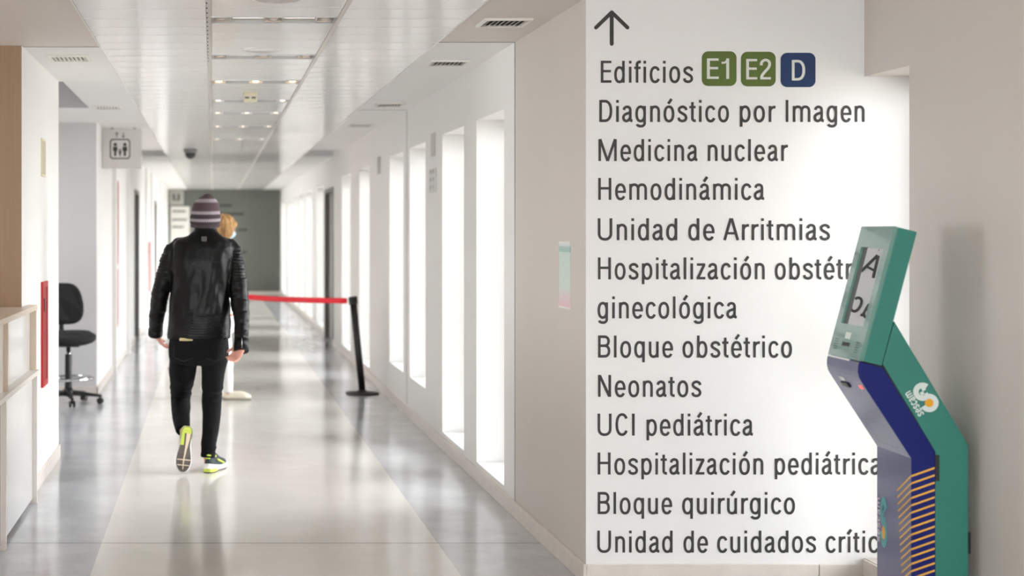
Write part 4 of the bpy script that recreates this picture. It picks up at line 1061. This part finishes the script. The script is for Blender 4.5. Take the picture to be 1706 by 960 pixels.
# ---------------- man in the leather jacket
MY = 9.55; K = MY/F
man = thing('person', 'person walking away in black leather jacket, striped knit hat and lime sneakers', 'person', (P(340, 0, MY).x, MY, 0))
def m_(x, y, Y=MY): return P(x, y, Y)
body = MB()
hc = m_(342, 362, MY+.01); qh, Rh = head_shape(body, hc, (.05, 1, -.02), s=1.0)
body.tube([m_(342, 371), m_(341, 384), m_(338, 402)], [.058, .058, .075], 20)
def tor(mb, rows, Yc=MY, seg=40):
    rs = []
    for y, xl, xr, ry, *dy in rows:
        c = m_((xl+xr)/2, y); rx = (xr-xl)/2*K; Yo = dy[0] if dy else 0; ring = []
        for k in range(seg):
            a = 2*PI*k/seg; e = .85; ca, sa = math.cos(a), math.sin(a)
            ring.append((c.x+rx*math.copysign(abs(ca)**e, ca), Yc+Yo+ry*math.copysign(abs(sa)**e, sa), c.z))
        rs.append(ring)
    mb.rings(rs)
tor(body, [(392, 322, 360, .06), (400, 302, 374, .075), (412, 292, 384, .095), (440, 291, 380, .105), (490, 291, 374, .105), (530, 290, 375, .105), (565, 288, 375, .105), (592, 288, 374, .10), (603, 298, 366, .08)])
LA = [((306, 402), .00, 8), ((297, 406), .00, 11.5), ((288, 416), .00, 14), ((281.5, 434), .015, 15.4), ((272, 470), .04, 15.2), ((265.5, 497), .06, 15), ((261.5, 525), .10, 13.4), ((259.5, 548), .15, 12), ((259, 557), .17, 12)]
RA = [((371, 402), .00, 8), ((380, 406), .00, 11.5), ((387.5, 417), .00, 14), ((392.5, 440), -.015, 15.4), ((397, 475), -.05, 16), ((400, 505), -.08, 15.2), ((402.5, 535), -.13, 12.8), ((402.5, 565), -.18, 11.4), ((402, 584), -.205, 12)]
for arm in (LA, RA):
    body.tube([m_(x, y, MY+d) for (x, y), d, r in arm], [max(.024, (r-5.5)*K) for _, _, r in arm], 16)
hand(body, m_(259.5, 555, MY+.17), (.42, .25, -.80), (-.3, .9, .15), (.72, -.2, .3), .165, thumb=-1, curl=.75)
hand(body, m_(403.5, 577, MY-.203), (-.55, -.05, -.85), (.62, -.62, -.40), (-.5, -.75, .35), .150, thumb=1, curl=.62)
LLEG = [((306, 598), .0, 24), ((304, 621), .06, 22.5), ((302.5, 642), .16, 19.5), ((301.5, 660), .24, 17.5), ((301, 676), .20, 17), ((301.5, 695), .08, 15.3), ((303.5, 710), -.02, 13), ((305, 718), -.06, 12)]
RLEG = [((357, 598), .0, 23.5), ((355, 621), .01, 19.8), ((353.5, 650), .02, 17.2), ((353, 690), .0, 15.9), ((350.5, 720), -.03, 13.6), ((347.5, 745), -.06, 12.6), ((346.5, 763), -.07, 12.4)]
for leg in (LLEG, RLEG):
    body.tube([m_(x, y, MY+d) for (x, y), d, r in leg], [max(.03, (r-5)*K) for _, _, r in leg], 16)
body.tube([m_(346, 755, MY-.065), m_(346.5, 775, MY-.04), m_(350, 781, MY+.04), m_(354, 785, MY+.10)], [.026, .024, .022, .018], 14)
body.tube([m_(304.5, 712, MY-.05), m_(311, 728, MY-.07), m_(309, 752, MY-.08), m_(307, 776, MY-.08)], [.026, .022, .022, .018], 14)
sk = remesh(body, 'body', M_skin, man, .0046, 3)
eyes(qh, Rh, 1.0, man)
# hair below the hat
mb = MB(); mb.rings([[qh(r*1.0*math.sin(a), -r*1.18*math.cos(a)-.006, z) for a in [math.radians(-88+176*i/16) for i in range(17)]]+[qh(r*.8*math.sin(a), -r*.9*math.cos(a)-.006, z) for a in [math.radians(88-176*i/16) for i in range(17)]] for z, r in ((.03, .080), (-.02, .080), (-.05, .074), (-.078, .064))])
mb.build('hair', mat('dark_hair', (44, 36, 32), .7, var=.3, scale=90, bump=.4, bscale=220), man)
# knitted hat with pale patterned bands
def knit():
    m = mat('striped_knit', (78, 66, 70), .95); nt, N, L, b = nodes_of(m)
    tc = N.new('ShaderNodeTexCoord'); sp = N.new('ShaderNodeSeparateXYZ'); L.new(tc.outputs['UV'], sp.inputs[0])
    def mth(op, a, bb=None):
        n = N.new('ShaderNodeMath'); n.operation = op
        for i, v in enumerate((a, bb)):
            if v is None: continue
            if isinstance(v, (int, float)): n.inputs[i].default_value = v
            else: L.new(v, n.inputs[i])
        return n.outputs[0]
    zig = mth('PINGPONG', mth('MULTIPLY', sp.outputs['X'], 88.0), 1.0)
    v = mth('ADD', sp.outputs['Y'], mth('MULTIPLY', mth('SUBTRACT', zig, .5), .045))
    r = N.new('ShaderNodeValToRGB'); r.color_ramp.interpolation = 'CONSTANT'; e = r.color_ramp.elements
    dk, md, lt = lin((56, 48, 52)), lin((76, 60, 64)), lin((148, 138, 144))
    e[0].position = 0; e[0].color = (*dk, 1); e[1].position = .15; e[1].color = (*lt, 1)
    for p, c in ((.23, dk), (.36, lt), (.45, md), (.71, lt), (.82, md)):
        k = e.new(p); k.color = (*c, 1)
    L.new(v, r.inputs['Fac']); L.new(r.outputs['Color'], b.inputs['Base Color'])
    w = N.new('ShaderNodeTexChecker'); w.inputs['Scale'].default_value = 1.0
    mp = N.new('ShaderNodeMapping'); mp.inputs['Scale'].default_value = (76, 26, 1); L.new(tc.outputs['UV'], mp.inputs['Vector']); L.new(mp.outputs['Vector'], w.inputs['Vector'])
    bu = N.new('ShaderNodeBump'); bu.inputs['Strength'].default_value = .4; bu.inputs['Distance'].default_value = .004
    L.new(w.outputs['Fac'], bu.inputs['Height']); L.new(bu.outputs['Normal'], b.inputs['Normal'])
    return m
mb = MB(); rows = [(378.5, 324, 358, .0), (376, 318.8, 364, .03), (370, 316.2, 367.4, .12), (362, 316.4, 367.5, .26), (355, 318.2, 367, .39), (348, 320, 366, .52), (341, 321.8, 364.5, .64), (335.5, 324.2, 362.3, .74), (331.5, 328.5, 359.5, .82), (328.5, 333.5, 356.5, .88), (326.5, 337.5, 354.5, .93), (324.6, 340.3, 352.8, .97), (323, 343, 350, 1.0)]
seg = 48; uvl = mb.bm.loops.layers.uv.new('uv'); vr = []
for y, xl, xr, v in rows:
    c = m_((xl+xr)/2, y, hc.y-.0); rx = (xr-xl)/2*K; ring = []
    for k in range(seg):
        a = 2*PI*k/seg+PI/2; wob = 1+.012*math.sin(6*a+v*9)
        ring.append(mb.bm.verts.new((c.x+rx*wob*math.cos(a), hc.y-.010+rx*1.16*wob*math.sin(a), c.z+.010*math.sin(a)*(1-v))))
    vr.append(ring)
for i in range(len(vr)-1):
    for k in range(seg):
        f = mb.bm.faces.new([vr[i][k], vr[i][(k+1) % seg], vr[i+1][(k+1) % seg], vr[i+1][k]]); f.smooth = True
        for lp_, (uu, vv) in zip(f.loops, ((k, i), (k+1, i), (k+1, i+1), (k, i+1))): lp_[uvl].uv = (uu/seg, rows[vv][3])
mb.bm.faces.new(vr[-1]); M_knit = knit()
hat = mb.build('knit_hat', M_knit, man)
md = hat.modifiers.new('t', 'SOLIDIFY'); md.thickness = .006; md.offset = -1
mb = MB(); mb.tube([m_(318+2*0, 375, hc.y)+Vector((0, 0, 0))]*0 or [Vector((m_(342, 0).x+.0865*math.cos(2*PI*k/40), hc.y-.010+.102*math.sin(2*PI*k/40), m_(0, 375.5).z+.010*math.sin(2*PI*k/40))) for k in range(40)], .010, 10, closed=True)
mb.build('hat_brim', mat('knit_dark', (70, 60, 64), .95, var=.25, scale=150, bump=.4, bscale=260), man)
# jacket
jk = MB()
tor(jk, [(381, 325, 359, .072), (386, 322, 362, .078), (391, 315, 367, .086), (397, 300, 378, .098), (404, 287, 388, .112), (414, 283, 392, .122), (435, 284.5, 388, .136), (460, 285.5, 386, .14), (490, 284.5, 383, .138), (520, 282, 383.5, .136), (545, 280.5, 384, .134), (563, 279.5, 384.5, .132), (564.5, 281, 383, .128)])
for arm in (LA, RA):
    jk.tube([m_(x, y, MY+d) for (x, y), d, r in arm], [r*K for _, _, r in arm], 24)
sh0, sh1 = m_(285, 410), m_(391, 415)
def jacket_fold(p, n):
    x, z = p.x, p.z; zz = (p.z)
    ax = (p.x-m_(333, 0).x)
    arm = abs(ax) > .205
    if arm:
        d = .0065*noise.noise(Vector((p.x*9, p.y*9, p.z*34)))+.003*noise.noise(Vector((p.x*25, p.y*25, p.z*60+7)))
        if p.z > 1.20 and p.z < 1.40: d += .0022*math.sin(p.z*2*PI/.019)       # ribbed upper sleeve
    else:
        d = .010*noise.noise(Vector((p.x*15+p.z*5, p.y*6, p.z*4.5)))+.005*noise.noise(Vector((p.x*30-p.z*9, p.y*12, p.z*8+3)))
        if p.z < .985 and p.y < MY: d = d*.35+.0020*math.sin((p.z-.16*ax*ax*6+.0*ax)*2*PI/.0165)    # quilted waist panel
        if abs(p.z-.995) < .006: d -= .003
    return p+n*d
jacket = remesh(jk, 'leather_jacket', M_leather, man, .0062, 9, jacket_fold)
def ringpath(cx, cy, rx, ry, z, n=48, dz=0): return [Vector((cx+rx*math.cos(2*PI*k/n), cy+ry*math.sin(2*PI*k/n), z+dz*math.sin(2*PI*k/n))) for k in range(n)]
cc = m_(342, 381)
mb = MB(); mb.rings([[(cc.x+rx*math.cos(2*PI*k/40), MY+ry*math.sin(2*PI*k/40), m_(0, y).z-.01*math.sin(2*PI*k/40)) for k in range(40)] for y, rx, ry in ((388, .080, .080), (383, .074, .076), (378.5, .070, .074), (378.8, .064, .068), (384, .066, .070))], caps=False)
mb.build('collar', M_leather, jacket)
mb = MB(); c = m_(340, 398.5, MY-.098); mb.box(c.x-.017, c.x+.017, c.y-.004, c.y+.02, c.z-.017, c.z+.017); mb.build('neck_label', mat('grey_label', (58, 55, 54), .5), jacket, bevel=.003)
mb = MB(); c = m_(310, 565, MY-.118); mb.box(c.x-.042, c.x+.042, c.y-.008, c.y+.02, c.z-.012, c.z+.006); mb.build('lining_tag', mat('cream_lining', (186, 172, 128), .8), jacket, bevel=.004)
for arm, sgn in ((LA, -1), (RA, 1)):
    (x, y), d, r = arm[-1]; (x2, y2), d2, r2 = arm[-2]
    mb = MB(); mb.tube([m_(x2, y2, MY+d2), m_(x, y, MY+d), m_(x, y+1.5, MY+d+.003*-sgn)], [r2*K*1.03, r*K*1.06, r*K*1.0], 24); mb.build('cuff', M_leather, jacket)
    mb = MB(); p = m_(x+sgn*1, y-4, MY+d-r*K-.002); mb.tube([p, p+Vector((0, .012, .06))], .0022, 6); mb.build('zip', M_chrome, jacket)
for k in range(2):
    mb = MB(); p = [m_(398.5+4*math.cos(a)*3.0+0, 467+k*9.5+1.5*math.sin(a), MY-.03-.066*abs(math.sin(a))) for a in [math.radians(20+50*i/6) for i in range(7)]]
    mb.tube(p, .0026, 6); mb.build('sleeve_seam', mat('seam_grey', (120, 116, 116), .6), jacket)
# trousers
tr = MB()
tor(tr, [(552, 284, 378, .112), (565, 282.5, 380.5, .122, -.005), (580, 281, 381.5, .128, -.015), (595, 281.5, 380.5, .122, -.015), (604, 284, 378, .10, -.005), (609, 300, 364, .06)])
for leg in (LLEG, RLEG):
    tr.tube([m_(x, y, MY+d) for (x, y), d, r in leg], [r*K for _, _, r in leg], 24)
kz = m_(0, 655).z
def trouser_fold(p, n):
    k = math.exp(-((p.z-kz)/.07)**2)+.8*math.exp(-((p.z-.14)/.06)**2)*(p.x > m_(330, 0).x)
    d = .004*noise.noise(Vector((p.x*12, p.y*12, p.z*10)))+.008*k*noise.noise(Vector((p.x*8, p.y*8, p.z*42)))
    return p+n*d
trs = remesh(tr, 'black_jeans', M_jean, man, .0062, 3, trouser_fold)
mb = MB()
for cx in (306, 357):
    c = m_(cx, 588, MY-.139); w = .062
    mb.tube([c+Vector((-w, .012, .035)), c+Vector((-w, .004, -.03)), c+Vector((0, -.004, -.055)), c+Vector((w, .004, -.03)), c+Vector((w, .012, .035))], .0022, 6)
mb.build('pocket_stitching', mat('stitch_black', (30, 31, 36), .8), trs)
# shoes
h = m_(345.5, 0, 9.435)
mx = Matrix.Translation((h.x, 9.44, 0.0)) @ Matrix.Rotation(math.radians(-20), 4, 'Z')
sneaker(man, mx, False)
yl = Vector((-.105, -.05, -.99)).normalized(); zl = Vector((-.10, 1, -.05)); zl = (zl-yl*zl.dot(yl)).normalized(); xl_ = yl.cross(zl)
hl = m_(312.5, 711.5, MY-.165)
mx = Matrix(((xl_.x, yl.x, zl.x, hl.x), (xl_.y, yl.y, zl.y, hl.y), (xl_.z, yl.z, zl.z, hl.z), (0, 0, 0, 1)))
sneaker(man, mx, True)

# ---------------- woman in white beyond him
WY = 13.6; KW2 = WY/F
wm = thing('person', 'blonde person in white with a pale blue face mask, standing mostly behind the walking man', 'person', (P(368, 0, WY).x, WY, 0))
def w_(x, y, Y=WY): return P(x, y, Y)
M_white_c = mat('white_cotton', (238, 238, 238), .8, var=.02, bump=.12, bscale=40)
body = MB(); fwd = Vector((.90, -.05, -.40)); hcw = w_(375, 378); qw, Rw = head_shape(body, hcw, fwd, s=.93)
body.tube([w_(375, 392), w_(371, 404), w_(369, 416)], [.047, .046, .07], 16)
def torw(mb, rows, seg=36):
    rs = []
    for y, cx, rx, ry in rows:
        c = w_(cx, y); rs.append([(c.x+rx*math.cos(2*PI*k/seg), WY+ry*math.sin(2*PI*k/seg), c.z) for k in range(seg)])
    mb.rings(rs)
torw(body, [(408, 369, .07, .10), (420, 368, .09, .15), (440, 368, .105, .15), (470, 367, .095, .125), (500, 366, .10, .13), (530, 366, .11, .15), (548, 366, .10, .14)])
ARM1 = [((366, 420), -.17), ((361, 450), -.20), ((359, 474), -.21), ((366, 498), -.17), ((371, 508), -.15)]
ARM2 = [((370, 420), .17), ((367, 450), .20), ((366, 474), .21), ((374, 498), .19), ((378, 508), .18)]
for A_ in (ARM1, ARM2): body.tube([w_(x, y, WY+d) for (x, y), d in A_], [.044, .038, .034, .028, .024], 14)
hand(body, w_(371, 508, WY-.15), (.5, .1, -.85), (.1, .95, .1), (.8, 0, .4), .16, thumb=1, curl=.5)
hand(body, w_(378, 508, WY+.18), (.5, -.1, -.85), (.1, .95, .1), (.8, 0, .4), .16, thumb=-1, curl=.5)
WL1 = [((371, 545), -.07, 14), ((374, 570), -.07, 12.3), ((377, 595), -.07, 11), ((378.5, 620), -.07, 9.6), ((379, 640), -.07, 9), ((379, 654), -.07, 8.8)]
WL2 = [((361, 545), .07, 14), ((358, 570), .07, 12), ((354, 600), .07, 10.5), ((349, 625), .07, 9.5), ((344, 645), .07, 8.8), ((342, 653), .07, 8.6)]
for L_ in (WL1, WL2): body.tube([w_(x, y, WY+d) for (x, y), d, r in L_], [(r-2.5)*KW2 for _, _, r in L_], 14)
body.tube([w_(379, 650, WY-.07), w_(380, 659, WY-.07), w_(390, 661.5, WY-.075), w_(400, 663, WY-.08)], [.024, .024, .022, .018], 12)
body.tube([w_(342, 649, WY+.07), w_(342.5, 656, WY+.07), w_(352, 657.5, WY+.06), w_(361, 659, WY+.05)], [.024, .024, .022, .018], 12)
remesh(body, 'body', M_skin, wm, .0050, 3)
eyes(qw, Rw, .96, wm)
tp_ = MB()
torw(tp_, [(409, 370, .075, .10), (415, 369, .09, .155), (424, 368, .105, .18), (440, 368, .12, .17), (470, 367, .112, .145), (500, 366, .118, .15), (530, 366, .128, .168), (552, 366, .13, .165), (554, 366, .125, .16)])
for A_ in (ARM1, ARM2): tp_.tube([w_(x, y, WY+d) for (x, y), d in A_[:4]], [.058, .052, .047, .042], 16)
remesh(tp_, 'white_tunic', M_white_c, wm, .0085, 3, lambda p, n: p+n*.007*noise.noise(Vector((p.x*9, p.y*9, p.z*9))))
tq = MB(); torw(tq, [(530, 366, .112, .15), (548, 366, .122, .152), (558, 366, .10, .12)])
for L_ in (WL1, WL2): tq.tube([w_(x, y, WY+d) for (x, y), d, r in L_], [r*KW2 for _, _, r in L_], 18)
remesh(tq, 'white_trousers', M_white_c, wm, .0085, 3, lambda p, n: p+n*.006*noise.noise(Vector((p.x*10, p.y*10, p.z*14))))
# clogs
M_clog = mat('cream_leather', (226, 218, 200), .5); M_clog_s = mat('clog_sole', (150, 146, 138), .7)
for (x, y, d, a) in ((372.5, 0, -.07, -88), (335.5, 0, .07, -86)):
    hp_ = w_(x, 0, WY+d); mxc = Matrix.Translation((hp_.x, WY+d, 0)) @ Matrix.Rotation(math.radians(a), 4, 'Z')
    LN = .25; ol = outline(LN, False); mb = MB()
    mb.rings([[(px*.88, py, z) for px, py in ol] for z in (0, .022)]); o2 = mb.build('clog_sole', M_clog_s, wm, xform=mxc)
    mb = MB(); rs = []
    for i in range(17):
        t_ = .01+.98*i/16; o_, i_ = sole_w(t_); h_ = .062*(1-max(0, t_-.55)**2*3.2) if t_ < 1 else .02
        rs.append([((o_ if math.cos(a_) > 0 else i_)*.88*math.cos(a_), t_*LN, .020+max(.02, h_)*max(0, math.sin(a_))-.004*max(0, -math.sin(a_))) for a_ in [2*PI*k/18 for k in range(18)]])
    mb.rings(rs); mb.build('clog', M_clog, wm, xform=mxc)
# bobbed hair and mask
def hair_mat():
    m = mat('blonde_hair', (196, 150, 92), .5); nt, N, L, b = nodes_of(m)
    tc = N.new('ShaderNodeTexCoord'); mp = N.new('ShaderNodeMapping'); mp.inputs['Scale'].default_value = (70, 70, 7)
    n = N.new('ShaderNodeTexNoise'); n.inputs['Scale'].default_value = 1; n.inputs['Detail'].default_value = 4
    r = N.new('ShaderNodeValToRGB'); e = r.color_ramp.elements; e[0].position = .32; e[0].color = (*lin((132, 84, 42)), 1); e[1].position = .68; e[1].color = (*lin((212, 170, 112)), 1)
    L.new(tc.outputs['Object'], mp.inputs['Vector']); L.new(mp.outputs['Vector'], n.inputs['Vector']); L.new(n.outputs['Fac'], r.inputs['Fac']); L.new(r.outputs['Color'], b.inputs['Base Color'])
    bu = N.new('ShaderNodeBump'); bu.inputs['Strength'].default_value = .6; bu.inputs['Distance'].default_value = .006; L.new(n.outputs['Fac'], bu.inputs['Height']); L.new(bu.outputs['Normal'], b.inputs['Normal'])
    return m
hb = MB()
hb.ball(qw(0, -.014, .026), (.090, .104, .092), 28, rot=Rw)
hb.ball(qw(0, -.045, -.040), (.090, .072, .085), 24, rot=Rw)
for k in (-1, 1): hb.ball(qw(k*.072, .016 if k < 0 else .030, -.040), (.026, .058 if k < 0 else .072, .080), 18, rot=Rw)
hb.ball(qw(-.02, .070, .062), (.055, .030, .028), 16, rot=Rw); hb.ball(qw(.045, .060, .045), (.030, .030, .034), 16, rot=Rw)
remesh(hb, 'bobbed_hair', hair_mat(), wm, .006, 4, lambda p, n: p+n*.006*noise.noise(Vector((p.x*40, p.y*40, p.z*10))))
mk = MB(); rs = []
for z, r, f in ((-.004, .058, .100), (-.022, .066, .118), (-.045, .070, .116), (-.070, .066, .104), (-.098, .054, .086)):
    rs.append([qw(r*math.sin(a), .012+f*math.cos(a)*.98, z) for a in [math.radians(-80+160*i/18) for i in range(19)]]+[qw(r*.95*math.sin(a), .008+f*.95*math.cos(a), z) for a in [math.radians(80-160*i/18) for i in range(19)]])
mk.rings(rs); mo = mk.build('face_mask', mat('mask_blue', (186, 214, 232), .8, var=.02), wm)
for k in (-1, 1):
    mb = MB(); mb.tube([qw(k*.060, .035, -.020), qw(k*.083, -.004, .008), qw(k*.084, -.018, -.02), qw(k*.056, .030, -.085)], .0022, 6); mb.build('ear_loop', M_white_c, mo)
